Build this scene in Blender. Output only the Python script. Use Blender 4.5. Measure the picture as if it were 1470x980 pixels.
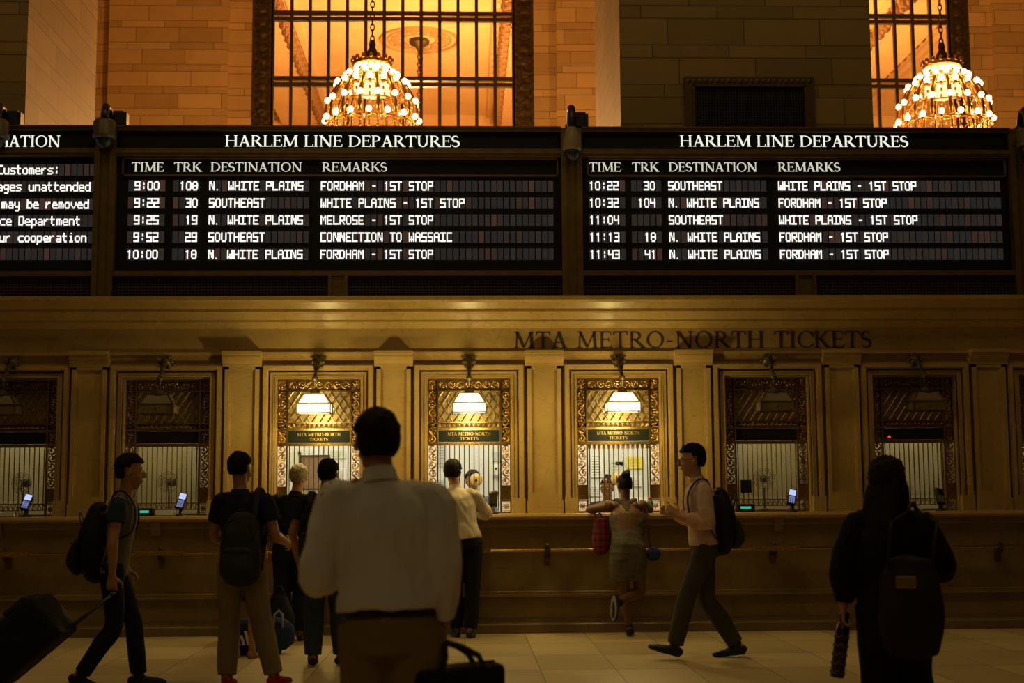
import bpy, bmesh, math, random
from mathutils import Vector, Matrix, noise
random.seed(7)
R = math.radians
scene = bpy.context.scene
COL = scene.collection
for o in list(bpy.data.objects): bpy.data.objects.remove(o)

# ------------------------------------------------------------------ camera
F_PX, YAW, TILT, ROLL = 2000.0, R(2.0), R(6.33), R(-0.37)
CAM = Vector((0, -14.8, 1.42))
fwd = Vector((math.sin(YAW)*math.cos(TILT), math.cos(YAW)*math.cos(TILT), math.sin(TILT)))
rt0 = Vector((math.cos(YAW), -math.sin(YAW), 0)); up0 = rt0.cross(fwd)
rt = rt0*math.cos(ROLL)+up0*math.sin(ROLL); up = up0*math.cos(ROLL)-rt0*math.sin(ROLL)
cd = bpy.data.cameras.new('camera'); cam = bpy.data.objects.new('camera', cd); COL.objects.link(cam)
m = Matrix((rt, up, -fwd)).transposed().to_4x4(); m.translation = CAM
cam.matrix_world = m
cd.sensor_width = 36; cd.lens = F_PX/1470*36; cd.clip_end = 200
cd.dof.use_dof = True; cd.dof.focus_distance = 15.2; cd.dof.aperture_fstop = 2.6
scene.camera = cam
def at(px, py, Y=None, Z=None):          # measured picture position -> real point on a plane of the hall
    d = fwd + rt*((px-735)/F_PX) + up*((490-py)/F_PX)
    t = (Y-CAM.y)/d.y if Y is not None else (Z-CAM.z)/d.z
    return CAM + d*t

# ------------------------------------------------------------------ light
W = bpy.data.worlds.new('world'); scene.world = W; W.use_nodes = True
bg = W.node_tree.nodes['Background']; bg.inputs[0].default_value = (1, .66, .25, 1); bg.inputs[1].default_value = .015
def area(name, loc, size, power, color, rot=(0,0,0)):
    l = bpy.data.lights.new(name, 'AREA'); l.energy = power; l.color = color; l.size = size
    o = bpy.data.objects.new(name, l); COL.objects.link(o); o.location = loc; o.rotation_euler = rot
    return o
AMB = (1, .69, .25)
for i, x in enumerate((-7, 0, 7)):        # area lights standing in for the hall's unseen general lighting, overhead
    area('hall_fill_light', (x, -6.0, 13), 3.0, (80, 118, 62)[i], AMB, (R(8), 0, 0))
area('hall_fill_light', (-2, -17.5, 9), 3.0, 42, (1, .70, .33), (R(48), 0, 0))     # added fill behind the camera, to brighten people's backs
V = scene.view_settings
V.view_transform = 'Standard'; V.look = 'None'; V.exposure = 0.0; V.gamma = 1; V.use_curve_mapping = False
def point(name, loc, power, color, r=.05, parent=None):
    l = bpy.data.lights.new(name, 'POINT'); l.energy = power; l.color = color; l.shadow_soft_size = r
    o = bpy.data.objects.new(name, l); COL.objects.link(o); o.location = loc
    if parent: o.parent = parent
    return o

# ------------------------------------------------------------------ materials
class NT:
    def __init__(s, name):
        s.m = bpy.data.materials.new(name); s.m.use_nodes = True; s.t = s.m.node_tree
        s.b = s.t.nodes['Principled BSDF']; s.o = s.t.nodes['Material Output']
    def n(s, typ, **kw):
        q = s.t.nodes.new(typ)
        for k, v in kw.items(): setattr(q, k, v)
        return q
    def l(s, a, b): s.t.links.new(a, b)
    def M(s, op, a, b=0.0, c=0.0):
        q = s.n('ShaderNodeMath', operation=op)
        for i, v in enumerate((a, b, c)):
            if hasattr(v, 'is_linked'): s.l(v, q.inputs[i])
            else: q.inputs[i].default_value = v
        return q.outputs[0]
    def noise(s, scale, detail=4, vec=None, rough=.55):
        q = s.n('ShaderNodeTexNoise'); q.inputs['Scale'].default_value = scale; q.inputs['Detail'].default_value = detail; q.inputs['Roughness'].default_value = rough
        if vec is not None: s.l(vec, q.inputs['Vector'])
        return q.outputs['Fac']
    def ramp(s, f, c0, c1, p0=0., p1=1.):
        q = s.n('ShaderNodeValToRGB'); e = q.color_ramp.elements
        e[0].position = p0; e[1].position = p1; e[0].color = (*c0, 1); e[1].color = (*c1, 1)
        s.l(f, q.inputs[0]); return q.outputs[0]
    def mix(s, f, a, b, blend='MIX'):
        q = s.n('ShaderNodeMix', data_type='RGBA', blend_type=blend)
        for i, v in ((0, f), (6, a), (7, b)):
            if hasattr(v, 'is_linked'): s.l(v, q.inputs[i])
            else: q.inputs[i].default_value = v if i == 0 else (*v, 1)
        return q.outputs[2]
    def bump(s, h, strength=.3, dist=.01):
        q = s.n('ShaderNodeBump'); q.inputs['Strength'].default_value = strength; q.inputs['Distance'].default_value = dist
        s.l(h, q.inputs['Height']); s.l(q.outputs[0], s.b.inputs['Normal'])
    def pos(s):
        return s.n('ShaderNodeNewGeometry').outputs['Position']
    def obj(s):
        return s.n('ShaderNodeTexCoord').outputs['Object']
def simple(name, c, rough=.6, metal=0., nscale=0, namp=.15, bump=0., bscale=60, spec=.5):
    t = NT(name); t.b.inputs['Roughness'].default_value = rough; t.b.inputs['Metallic'].default_value = metal
    t.b.inputs['Specular IOR Level'].default_value = spec
    if nscale:
        f = t.noise(nscale, 5, t.obj())
        t.l(t.ramp(f, tuple(v*(1-namp) for v in c), tuple(min(1, v*(1+namp)) for v in c), .3, .7), t.b.inputs['Base Color'])
    else: t.b.inputs['Base Color'].default_value = (*c, 1)
    if bump: t.bump(t.noise(bscale, 3, t.obj()), bump, .01)
    return t.m
def emit(name, c, s, base=(.02, .02, .02)):
    t = NT(name); t.b.inputs['Base Color'].default_value = (*base, 1)
    t.b.inputs['Emission Color'].default_value = (*c, 1); t.b.inputs['Emission Strength'].default_value = s
    return t.m
def courses(name, c0, c1, joint, rough=.6):
    """ashlar: tall and short courses alternating, blocks of 0.9 m"""
    t = NT(name); sp = t.n('ShaderNodeSeparateXYZ'); t.l(t.pos(), sp.inputs[0])
    u = t.M('ADD', sp.outputs[0], t.M('MULTIPLY', sp.outputs[1], 1.0)); z = sp.outputs[2]
    A, B = .32, .155; P = A+B
    k = t.M('FLOOR', t.M('DIVIDE', z, P)); f = t.M('SUBTRACT', z, t.M('MULTIPLY', k, P))
    short = t.M('GREATER_THAN', f, A)
    fz = t.M('SUBTRACT', f, t.M('MULTIPLY', short, A))
    row = t.M('ADD', t.M('MULTIPLY', k, 2), short)
    uu = t.M('ADD', u, t.M('ADD', t.M('MULTIPLY', short, .31), t.M('MULTIPLY', t.M('MODULO', t.M('ABSOLUTE', k), 3.0), .13)))
    j = t.M('FLOOR', t.M('DIVIDE', uu, .9)); fu = t.M('SUBTRACT', uu, t.M('MULTIPLY', j, .9))
    w = .011
    line = t.M('MAXIMUM', t.M('LESS_THAN', fz, w), t.M('LESS_THAN', fu, w))
    cb = t.n('ShaderNodeCombineXYZ'); t.l(row, cb.inputs[0]); t.l(j, cb.inputs[1])
    wn = t.n('ShaderNodeTexWhiteNoise'); t.l(cb.outputs[0], wn.inputs['Vector'])
    nz = t.noise(3.5, 6, t.pos())
    f2 = t.M('ADD', t.M('MULTIPLY', wn.outputs['Value'], .6), t.M('MULTIPLY', nz, .4))
    col = t.mix(line, t.ramp(f2, c0, c1, .15, .85), joint)
    t.l(col, t.b.inputs['Base Color']); t.b.inputs['Roughness'].default_value = rough
    t.bump(t.M('SUBTRACT', t.M('MULTIPLY', nz, .3), line), .3, .01)
    return t.m
def marble(name, c0, c1, rough=.28, scale=2.2, bump=.04):
    t = NT(name); p = t.pos()
    a = t.noise(scale, 8, p, .62); b = t.noise(scale*9, 4, p)
    v = t.n('ShaderNodeTexVoronoi', feature='DISTANCE_TO_EDGE'); v.inputs['Scale'].default_value = 1.7; t.l(p, v.inputs['Vector'])
    f = t.M('ADD', t.M('MULTIPLY', a, .75), t.M('MULTIPLY', b, .25))
    col = t.ramp(f, c0, c1, .3, .7)
    vein = t.M('MULTIPLY', t.M('LESS_THAN', v.outputs['Distance'], .012), .18)
    t.l(t.mix(vein, col, tuple(x*.55 for x in c0)), t.b.inputs['Base Color'])
    t.l(t.ramp(b, (rough*.8,)*3, (rough*1.3,)*3), t.b.inputs['Roughness'])
    t.bump(a, bump, .01)
    return t.m
def tiles(name):
    t = NT(name); sp = t.n('ShaderNodeSeparateXYZ'); t.l(t.pos(), sp.inputs[0])
    A, B = .62, 1.05
    k = t.M('FLOOR', t.M('DIVIDE', sp.outputs[1], B)); fy = t.M('SUBTRACT', sp.outputs[1], t.M('MULTIPLY', k, B))
    u = t.M('ADD', sp.outputs[0], t.M('MULTIPLY', t.M('MODULO', t.M('ABSOLUTE', k), 2.0), .0))
    j = t.M('FLOOR', t.M('DIVIDE', u, A)); fx = t.M('SUBTRACT', u, t.M('MULTIPLY', j, A))
    line = t.M('MAXIMUM', t.M('LESS_THAN', fx, .008), t.M('LESS_THAN', fy, .014))
    cb = t.n('ShaderNodeCombineXYZ'); t.l(k, cb.inputs[0]); t.l(j, cb.inputs[1])
    wn = t.n('ShaderNodeTexWhiteNoise'); t.l(cb.outputs[0], wn.inputs['Vector'])
    nz = t.noise(1.6, 7, t.pos())
    f = t.M('ADD', t.M('MULTIPLY', wn.outputs['Value'], .55), t.M('MULTIPLY', nz, .45))
    t.l(t.mix(line, t.ramp(f, (.42, .32, .16), (.66, .51, .27), .15, .85), (.16, .11, .05)), t.b.inputs['Base Color'])
    t.l(t.ramp(nz, (.3,)*3, (.5,)*3), t.b.inputs['Roughness'])
    return t.m
def ornament(name, c, metal=1., rough=.4, scale=14, bump=1.0):
    t = NT(name); p = t.pos()
    v = t.n('ShaderNodeTexVoronoi', feature='SMOOTH_F1'); v.inputs['Scale'].default_value = scale; t.l(p, v.inputs['Vector'])
    w = t.n('ShaderNodeTexWave', wave_type='RINGS'); w.inputs['Scale'].default_value = scale*.35; w.inputs['Distortion'].default_value = 6; w.inputs['Detail'].default_value = 2; t.l(p, w.inputs['Vector'])
    h = t.M('ADD', v.outputs['Distance'], t.M('MULTIPLY', w.outputs['Fac'], .5))
    t.l(t.ramp(h, tuple(x*.5 for x in c), c, .2, .8), t.b.inputs['Base Color'])
    t.b.inputs['Metallic'].default_value = metal; t.b.inputs['Roughness'].default_value = rough
    t.bump(h, bump, .02); return t.m
def glass(name, tint=(1, 1, 1), refl=.07):
    t = NT(name); t.t.nodes.remove(t.b)
    tr = t.n('ShaderNodeBsdfTransparent'); tr.inputs[0].default_value = (*tint, 1)
    gl = t.n('ShaderNodeBsdfGlossy'); gl.inputs['Roughness'].default_value = .04
    mx = t.n('ShaderNodeMixShader'); mx.inputs[0].default_value = refl
    t.l(tr.outputs[0], mx.inputs[1]); t.l(gl.outputs[0], mx.inputs[2]); t.l(mx.outputs[0], t.o.inputs[0])
    return t.m
def cloth(name, c, rough=.9, weave=260, amp=.18):
    t = NT(name); p = t.obj()
    n1 = t.noise(9, 5, p); n2 = t.noise(weave, 2, p)
    f = t.M('ADD', t.M('MULTIPLY', n1, .6), t.M('MULTIPLY', n2, .4))
    t.l(t.ramp(f, tuple(v*(1-amp) for v in c), tuple(min(1, v*(1+amp)) for v in c), .3, .7), t.b.inputs['Base Color'])
    t.b.inputs['Roughness'].default_value = rough; t.b.inputs['Specular IOR Level'].default_value = .2
    t.bump(f, .35, .006); return t.m
def skinm(name, c):
    t = NT(name); t.l(t.ramp(t.noise(22, 5, t.obj()), tuple(v*.88 for v in c), tuple(min(1, v*1.1) for v in c), .3, .7), t.b.inputs['Base Color'])
    t.b.inputs['Roughness'].default_value = .5
    t.b.inputs['Subsurface Weight'].default_value = .08; t.b.inputs['Subsurface Radius'].default_value = (.01, .004, .002)
    return t.m

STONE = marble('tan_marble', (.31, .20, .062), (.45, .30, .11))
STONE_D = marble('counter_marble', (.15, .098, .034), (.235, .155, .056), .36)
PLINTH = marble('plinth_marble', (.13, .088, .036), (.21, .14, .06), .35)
ASHLAR = courses('dim_ashlar_stone', (.18, .112, .032), (.29, .182, .056), (.07, .04, .013))  # pier copy of the stone, its dimness put into the colour
ASHLAR_LIT = courses('lit_ashlar_stone', (.44, .27, .095), (.70, .46, .19), (.20, .10, .03))  # same stone brightened for the back wall, lamplight put into the colour
PLASTER = marble('hall_plaster', (.62, .43, .2), (.75, .54, .27), .6, 1.2)
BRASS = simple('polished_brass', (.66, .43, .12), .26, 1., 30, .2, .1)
BRASS_DIM = simple('dim_brass', (.34, .21, .055), .38, 1., 30, .3, .15)  # darker copy for unlit windows, their dimness put into the colour
BRASS_O = simple('scrolled_brass', (.52, .34, .1), .33, 1., 45, .35, .3)
BRONZE = simple('dark_bronze', (.085, .058, .022), .5, .6, 20, .25, .1)
BRONZE_O = ornament('ornate_bronze', (.10, .062, .02), .5, .5, 9)
BFRAME = simple('board_bronze', (.17, .11, .032), .42, .55, 9, .2)
BBLACK = simple('board_black', (.010, .009, .009), .5, spec=.2)
CELL = simple('display_cell', (.05, .042, .04), .3)
CELLS = []
for i, c in enumerate(((.042, .033, .029), (.052, .038, .030), (.068, .040, .029), (.036, .034, .032), (.10, .050, .034))):
    CELLS.append(emit('display_segment_%s' % 'abcde'[i], c, .5, (.014, .011, .010)))
for q in CELLS: q.node_tree.nodes['Principled BSDF'].inputs['Specular IOR Level'].default_value = .1; q.node_tree.nodes['Principled BSDF'].inputs['Roughness'].default_value = .8
LED = emit('lit_white_segment', (1, .96, .88), 1.25)
LETTER = emit('backlit_letter', (.95, .97, .80), .95)
LETTER2 = emit('backlit_heading_letter', (.80, .78, .60), .8)
INK = simple('dark_letter', (.035, .022, .008), .6)
GOLD_L = simple('gold_letter', (.5, .36, .1), .35, .8)
GREEN = simple('green_sign', (.007, .010, .004), .45, spec=.2)
BLACKP = simple('black_plastic', (.012, .012, .013), .4)
GREYP = simple('grey_plastic', (.22, .2, .16), .45)
PAINT = simple('booth_paint', (.72, .72, .68), .8, 0, 3, .05)
BLIND = simple('cream_blind', (.80, .70, .42), .75, 0, 6, .08)
PANE = glass('window_pane', (.97, .97, .95), .05)
PANEB = glass('booth_pane', (.95, .96, .95), .04)
WHITE = simple('white_paper', (.82, .82, .78), .8)
YELLOW = simple('yellow_paper', (.8, .65, .08), .8)
BROWNP = simple('brown_board', (.22, .13, .07), .7)
LAMPG = emit('lit_opal_glass', (1, .88, .58), 3.2, (.8, .8, .75))
LAMPO = simple('unlit_opal_glass', (.16, .115, .055), .3)
BULB = emit('lit_bulb', (1, .62, .24), 8, (.8, .7, .5))
GOLD = simple('chandelier_gold', (.72, .41, .11), .28, 1., 40, .2)
CRYSTAL = simple('crystal', (.75, .52, .26), .15, .4)
INNER = emit('lit_inner_glass', (1, .60, .24), 2.0, (.8, .7, .5))
SCREEN = emit('lit_blue_screen', (.45, .55, 1.0), 1.1)
GLED = emit('lit_green_digits', (.03, .95, .55), .5)
RLED = emit('lit_red_dot', (1, .05, .02), 1.0)
MESHM = simple('vent_mesh', (.07, .045, .014), .5, .4)
GRILLE = simple('black_grille', (.02, .016, .010), .55, .3)
FLOORM = tiles('marble_floor_tiles')

# ------------------------------------------------------------------ mesh helpers
class MB:
    def __init__(s): s.b = bmesh.new()
    def box(s, x0, x1, y0, y1, z0, z1, bev=0, mtx=None, mi=0):
        r = bmesh.ops.create_cube(s.b, size=1)
        vs = r['verts']
        for v in vs: v.co = Vector((x0+(v.co.x+.5)*(x1-x0), y0+(v.co.y+.5)*(y1-y0), z0+(v.co.z+.5)*(z1-z0)))
        fs = list({f for v in vs for f in v.link_faces})
        if bev:
            es = list({e for v in vs for e in v.link_edges})
            rr = bmesh.ops.bevel(s.b, geom=es, offset=bev, segments=2, profile=.6, affect='EDGES')
            fs = rr['faces']; vs = list({v for f in rr['faces'] for v in f.verts} | {v for v in vs if v.is_valid})
        if mi:
            for f in fs: f.material_index = mi
        if mtx is not None:
            for v in vs: v.co = mtx @ v.co
        return s
    def poly(s, pts, y0, y1):
        """xz polygon extruded along y"""
        n = len(pts); a = [s.b.verts.new((p[0], y0, p[1])) for p in pts]; c = [s.b.verts.new((p[0], y1, p[1])) for p in pts]
        s.b.faces.new(a); s.b.faces.new(c[::-1])
        for i in range(n): s.b.faces.new((a[i], c[i], c[(i+1) % n], a[(i+1) % n]))
        return s
    def prof(s, pts, x0, x1):
        """yz profile extruded along x"""
        n = len(pts); a = [s.b.verts.new((x0, p[0], p[1])) for p in pts]; c = [s.b.verts.new((x1, p[0], p[1])) for p in pts]
        s.b.faces.new(a); s.b.faces.new(c[::-1])
        for i in range(n): s.b.faces.new((a[i], c[i], c[(i+1) % n], a[(i+1) % n]))
        return s
    def tube(s, pts, r, n=8, closed=False, flat=1.0):
        pts = [Vector(p) for p in pts]; N = len(pts); rings = []
        prev = None
        for i, p in enumerate(pts):
            a = pts[(i-1) % N] if (closed or i) else p; c = pts[(i+1) % N] if (closed or i < N-1) else p
            t = (c-a).normalized()
            if prev is None:
                ref = Vector((0, 0, 1)) if abs(t.z) < .9 else Vector((1, 0, 0)); sd = t.cross(ref).normalized()
            else: sd = (prev - t*prev.dot(t)).normalized()
            prev = sd; ot = t.cross(sd)
            rr = r[i] if isinstance(r, (list, tuple)) else r
            rings.append([s.b.verts.new(p+sd*rr*math.cos(2*math.pi*k/n)+ot*rr*flat*math.sin(2*math.pi*k/n)) for k in range(n)])
        for i in range(N if closed else N-1):
            A, B = rings[i], rings[(i+1) % N]
            for k in range(n): s.b.faces.new((A[k], A[(k+1) % n], B[(k+1) % n], B[k]))
        if not closed: s.b.faces.new(rings[0][::-1]); s.b.faces.new(rings[-1])
        return s
    def lathe(s, pr, c=(0, 0, 0), n=24, mtx=None):
        c = Vector(c); rings = []
        for r, z in pr:
            ring = [s.b.verts.new(c+Vector((max(r, 1e-4)*math.cos(2*math.pi*k/n), max(r, 1e-4)*math.sin(2*math.pi*k/n), z))) for k in range(n)]
            rings.append(ring)
        for A, B in zip(rings, rings[1:]):
            for k in range(n): s.b.faces.new((A[k], A[(k+1) % n], B[(k+1) % n], B[k]))
        s.b.faces.new(rings[0][::-1]); s.b.faces.new(rings[-1])
        if mtx is not None:
            for q in rings:
                for v in q: v.co = mtx @ v.co
        return s
    def ball(s, c, r, u=12, v=8, mtx=None):
        rr = r if isinstance(r, (list, tuple)) else (r, r, r)
        res = bmesh.ops.create_uvsphere(s.b, u_segments=u, v_segments=v, radius=1)
        for q in res['verts']:
            w = Vector((q.co.x*rr[0], q.co.y*rr[1], q.co.z*rr[2]))
            if mtx is not None: w = mtx @ w
            q.co = w + Vector(c)
        return s
    def loft(s, pts, rad, side=(1, 0, 0), n=14, sub=3, cap=True):
        pts = [Vector(p) for p in pts]; rad = [(q, q) if not isinstance(q, (tuple, list)) else q for q in rad]
        P, Q = [], []
        N = len(pts)
        for i in range(N-1):
            p0, p1, p2, p3 = pts[max(i-1, 0)], pts[i], pts[i+1], pts[min(i+2, N-1)]
            q0, q1, q2, q3 = rad[max(i-1, 0)], rad[i], rad[i+1], rad[min(i+2, N-1)]
            for j in range(sub):
                t = j/sub
                cr = lambda a, b, c, d: .5*((2*b)+(c-a)*t+(2*a-5*b+4*c-d)*t*t+(3*b-a-3*c+d)*t**3)
                P.append(cr(p0, p1, p2, p3)); Q.append(tuple(max(.002, cr(q0[k], q1[k], q2[k], q3[k])) for k in (0, 1)))
        P.append(pts[-1]); Q.append(rad[-1])
        if cap:
            t0 = (P[0]-P[1]).normalized(); t1 = (P[-1]-P[-2]).normalized()
            a, b = min(Q[0]), min(Q[-1])
            for ang in (35, 65, 85):
                ca, sa = math.cos(R(ang)), math.sin(R(ang))
                P.append(pts[-1]+t1*b*sa); Q.append((rad[-1][0]-b*(1-ca), rad[-1][1]-b*(1-ca)) if False else (rad[-1][0]*ca, rad[-1][1]*ca))
                P.insert(0, pts[0]+t0*a*sa); Q.insert(0, (rad[0][0]*ca, rad[0][1]*ca))
        S = Vector(side); rings = []; M_ = len(P)
        for i in range(M_):
            t = (P[min(i+1, M_-1)]-P[max(i-1, 0)]).normalized()
            sd = S - t*S.dot(t)
            if sd.length < 1e-3: sd = Vector((0, 1, 0))-t*t.y
            sd.normalize(); ot = t.cross(sd)
            rings.append([s.b.verts.new(P[i]+sd*Q[i][0]*math.cos(2*math.pi*k/n)+ot*Q[i][1]*math.sin(2*math.pi*k/n)) for k in range(n)])
        for A, B in zip(rings, rings[1:]):
            for k in range(n): s.b.faces.new((A[k], A[(k+1) % n], B[(k+1) % n], B[k]))
        s.b.faces.new(rings[0][::-1]); s.b.faces.new(rings[-1])
        return s
    def build(s, name, mt, parent=None, smooth=False, loc=None):
        bmesh.ops.recalc_face_normals(s.b, faces=s.b.faces)
        me = bpy.data.meshes.new(name); s.b.to_mesh(me); s.b.free()
        for q in (mt if isinstance(mt, (list, tuple)) else [mt]): me.materials.append(q)
        return link(name, me, parent, smooth, loc)
    def organic(s, name, mt, parent=None, voxel=.006, it=6, wrinkle=0, wfreq=(7, 7, 4), seed=0, fac=.5):
        bmesh.ops.recalc_face_normals(s.b, faces=s.b.faces)
        me = bpy.data.meshes.new('tmp'); s.b.to_mesh(me); s.b.free()
        ob = bpy.data.objects.new('tmp', me); COL.objects.link(ob)
        md = ob.modifiers.new('r', 'REMESH'); md.mode = 'VOXEL'; md.voxel_size = voxel
        if it: sm = ob.modifiers.new('s', 'SMOOTH'); sm.factor = fac; sm.iterations = it
        dg = bpy.context.evaluated_depsgraph_get()
        me2 = bpy.data.meshes.new_from_object(ob.evaluated_get(dg)); me2.name = name
        bpy.data.objects.remove(ob); bpy.data.meshes.remove(me)
        if wrinkle:
            off = Vector((seed*3.7, seed*1.3, seed*2.1)); nn = [v.normal.copy() for v in me2.vertices]
            for v, q in zip(me2.vertices, nn):
                c = v.co; p = Vector((c.x*wfreq[0], c.y*wfreq[1], c.z*wfreq[2]+c.x*3))+off
                d = noise.noise(p)+.5*noise.noise(p*2.3)
                d2 = -abs(noise.noise(p*1.3+Vector((9, 2, 4))))
                v.co = c+q*wrinkle*(d*.6+d2*.8)
        me2.materials.clear(); me2.materials.append(mt)
        return link(name, me2, parent, True)
def link(name, me, parent=None, smooth=False, loc=None):
    o = bpy.data.objects.new(name, me); COL.objects.link(o)
    if smooth:
        for p in me.polygons: p.use_smooth = True
    if parent: o.parent = parent
    if loc is not None: o.location = loc
    return o
def tag(o, label, cat, group=None):
    o['label'] = label; o['category'] = cat
    if group: o['group'] = group
    return o
def thing(name, label, cat, loc=(0, 0, 0), rz=0, group=None):
    o = bpy.data.objects.new(name, None); COL.objects.link(o); o.empty_display_size = .1
    o.location = loc; o.rotation_euler = (0, 0, rz)
    return tag(o, label, cat, group)
def struct(o): o['kind'] = 'structure'; return o
def dup(root, loc=None, rz=None, label=None):
    r = root.copy(); COL.objects.link(r)
    if loc is not None: r.location = loc
    if rz is not None: r.rotation_euler = (0, 0, rz)
    if label: r['label'] = label
    def rec(a, b):
        for ch in list(a.children):
            c = ch.copy(); COL.objects.link(c); c.parent = b; rec(ch, c)
    rec(root, r); return r

# ------------------------------------------------------------------ lettering
def stroke(pts, w):
    """polyline with widths -> quads (list of polygons)"""
    out = []; L = []; Rr = []
    for i, p in enumerate(pts):
        a = pts[max(i-1, 0)]; c = pts[min(i+1, len(pts)-1)]
        dx, dy = c[0]-a[0], c[1]-a[1]; d = math.hypot(dx, dy) or 1
        ww = (w[i] if isinstance(w, list) else w)/2
        L.append((p[0]-dy/d*ww, p[1]+dx/d*ww)); Rr.append((p[0]+dy/d*ww, p[1]-dx/d*ww))
    for i in range(len(pts)-1): out.append([L[i], L[i+1], Rr[i+1], Rr[i]])
    return out
T, S_, F_ = .118, .05, .075
def rc(x0, y0, x1, y1): return [(x0, y0), (x1, y0), (x1, y1), (x0, y1)]
def ser(x, y, w=T): 
    d = S_*.75 if y < .5 else -S_*.75
    return [[(x-F_, y), (x+w+F_, y), (x+w+F_*.2, y+d), (x-F_*.2, y+d)]]
def stem(x, w=T): return [rc(x, 0, x+w, 1)]+ser(x, 0, w)+ser(x, 1, w)
def arc(cx, cy, rx, ry, a0, a1, thick=T, thin=S_, n=18):
    out = []
    for i in range(n):
        q = []
        for a, inner in ((a0+(a1-a0)*i/n, 0), (a0+(a1-a0)*(i+1)/n, 0), (a0+(a1-a0)*(i+1)/n, 1), (a0+(a1-a0)*i/n, 1)):
            a = R(a); kx = rx-(thick if inner else 0); ky = ry-(thin if inner else 0)
            q.append((cx+kx*math.cos(a), cy+ky*math.sin(a)))
        out.append(q)
    return out
def arm(x0, x1, y, up_): 
    return [rc(x0, y-S_ if y > .9 else (y if y < .1 else y-S_/2), x1, y if y > .9 else (y+S_ if y < .1 else y+S_/2))]+([[(x1-.02, y), (x1+.03, y), (x1+.05, y+up_), (x1+.02, y+up_)]] if up_ else [])
def spath():
    pts = []; w = []
    for i in range(29):
        t = i/28
        if t < .5:
            a = R(25+ (265-25)*(t/.5)); pts.append((.25+.185*math.cos(a), .735+.235*math.sin(a)))
        else:
            a = R(85-(85+155)*((t-.5)/.5)); pts.append((.255+.215*math.cos(a), .27+.245*math.sin(a)))
        w.append(.05+.09*math.sin(math.pi*t)**1.5)
    return stroke(pts, w)
GL = {
 'A': (.74, stroke([(.1, 0), (.36, 1)], .06)+stroke([(.345, 1.0), (.62, 0)], .14)+[rc(.2, .32, .5, .37)]+[rc(.0, 0, .2, .04), rc(.48, 0, .74, .04)]),
 'C': (.72, arc(.42, .5, .42, .52, 40, 320)+[[(.68, .68), (.74, .68), (.74, .95), (.71, .95)], [(.68, .3), (.74, .26), (.74, .05), (.71, .08)]]),
 'D': (.8, stem(.08)+arc(.3, .5, .48, .5, -90, 90)+[rc(.1, 0, .32, S_), rc(.1, 1-S_, .32, 1)]),
 'E': (.6, stem(.08)+arm(.1, .52, 1, -.18)+arm(.1, .46, .52, 0)+[rc(.43, .42, .47, .62)]+arm(.1, .55, 0, .2)),
 'F': (.56, stem(.08)+arm(.1, .52, 1, -.18)+arm(.1, .44, .52, 0)+[rc(.41, .42, .45, .62)]),
 'H': (.84, stem(.08)+stem(.62)+[rc(.15, .48, .7, .53)]),
 'I': (.31, stem(.09)),
 'K': (.76, stem(.08)+stroke([(.2, .46), (.6, .98)], .055)+stroke([(.3, .58), (.66, .0)], .14)+[rc(.48, .96, .72, 1), rc(.54, 0, .8, .04)]),
 'L': (.58, stem(.08)+arm(.1, .54, 0, .22)),
 'M': (.98, stroke([(.13, 0), (.17, 1)], .06)+stroke([(.17, 1), (.48, .05)], .13)+stroke([(.48, .03), (.82, 1)], .055)+stroke([(.82, 1), (.86, 0)], .14)+[rc(.03, 0, .23, .04), rc(.74, 0, .98, .04), rc(.04, .96, .2, 1), rc(.78, .96, .96, 1)]),
 'N': (.86, stroke([(.15, 0), (.15, 1)], .06)+stroke([(.14, 1), (.72, 0)], .14)+stroke([(.73, 0), (.73, 1)], .06)+[rc(.05, 0, .26, .04), rc(.62, .96, .84, 1), rc(.02, .96, .2, 1)]),
 'O': (.86, arc(.43, .5, .41, .52, 0, 360)),
 'P': (.62, stem(.08)+arc(.28, .73, .3, .27, -90, 90)+[rc(.1, .46, .3, .46+S_), rc(.1, 1-S_, .3, 1)]),
 'R': (.74, stem(.08)+arc(.28, .74, .29, .26, -90, 90)+[rc(.1, .48, .3, .48+S_), rc(.1, 1-S_, .3, 1)]+stroke([(.32, .5), (.66, .02)], .14)+[rc(.56, 0, .78, .04)]),
 'S': (.52, spath()),
 'T': (.68, stem(.28)+[rc(.04, 1-S_, .66, 1)]+[[(.0, .8), (.04, .8), (.1, 1), (.03, 1)], [(.7, .8), (.66, .8), (.6, 1), (.67, 1)]]),
 'U': (.8, [rc(.1, .3, .1+T, 1), rc(.63, .3, .63+.06, 1)]+ser(.1, 1)+ser(.63, 1, .06)+arc(.395, .32, .295, .33, 180, 360, .13, .08)),
 '-': (.38, [rc(.06, .36, .32, .43)]), ' ': (.32, [])}
def serif_bm(mb, text, x0, x1, z0, h, y0, y1, gap=.05):
    tot = sum(GL[c][0]+gap for c in text)-gap; k = (x1-x0)/tot; x = 0
    for i, c in enumerate(text):
        w, ps = GL[c]
        for p in ps: mb.poly([(x0+(x+a)*k, z0+b*h) for a, b in p], y0-.0002*(i % 3), y1)
        x += w+gap
    return mb
DOT = {}
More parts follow.
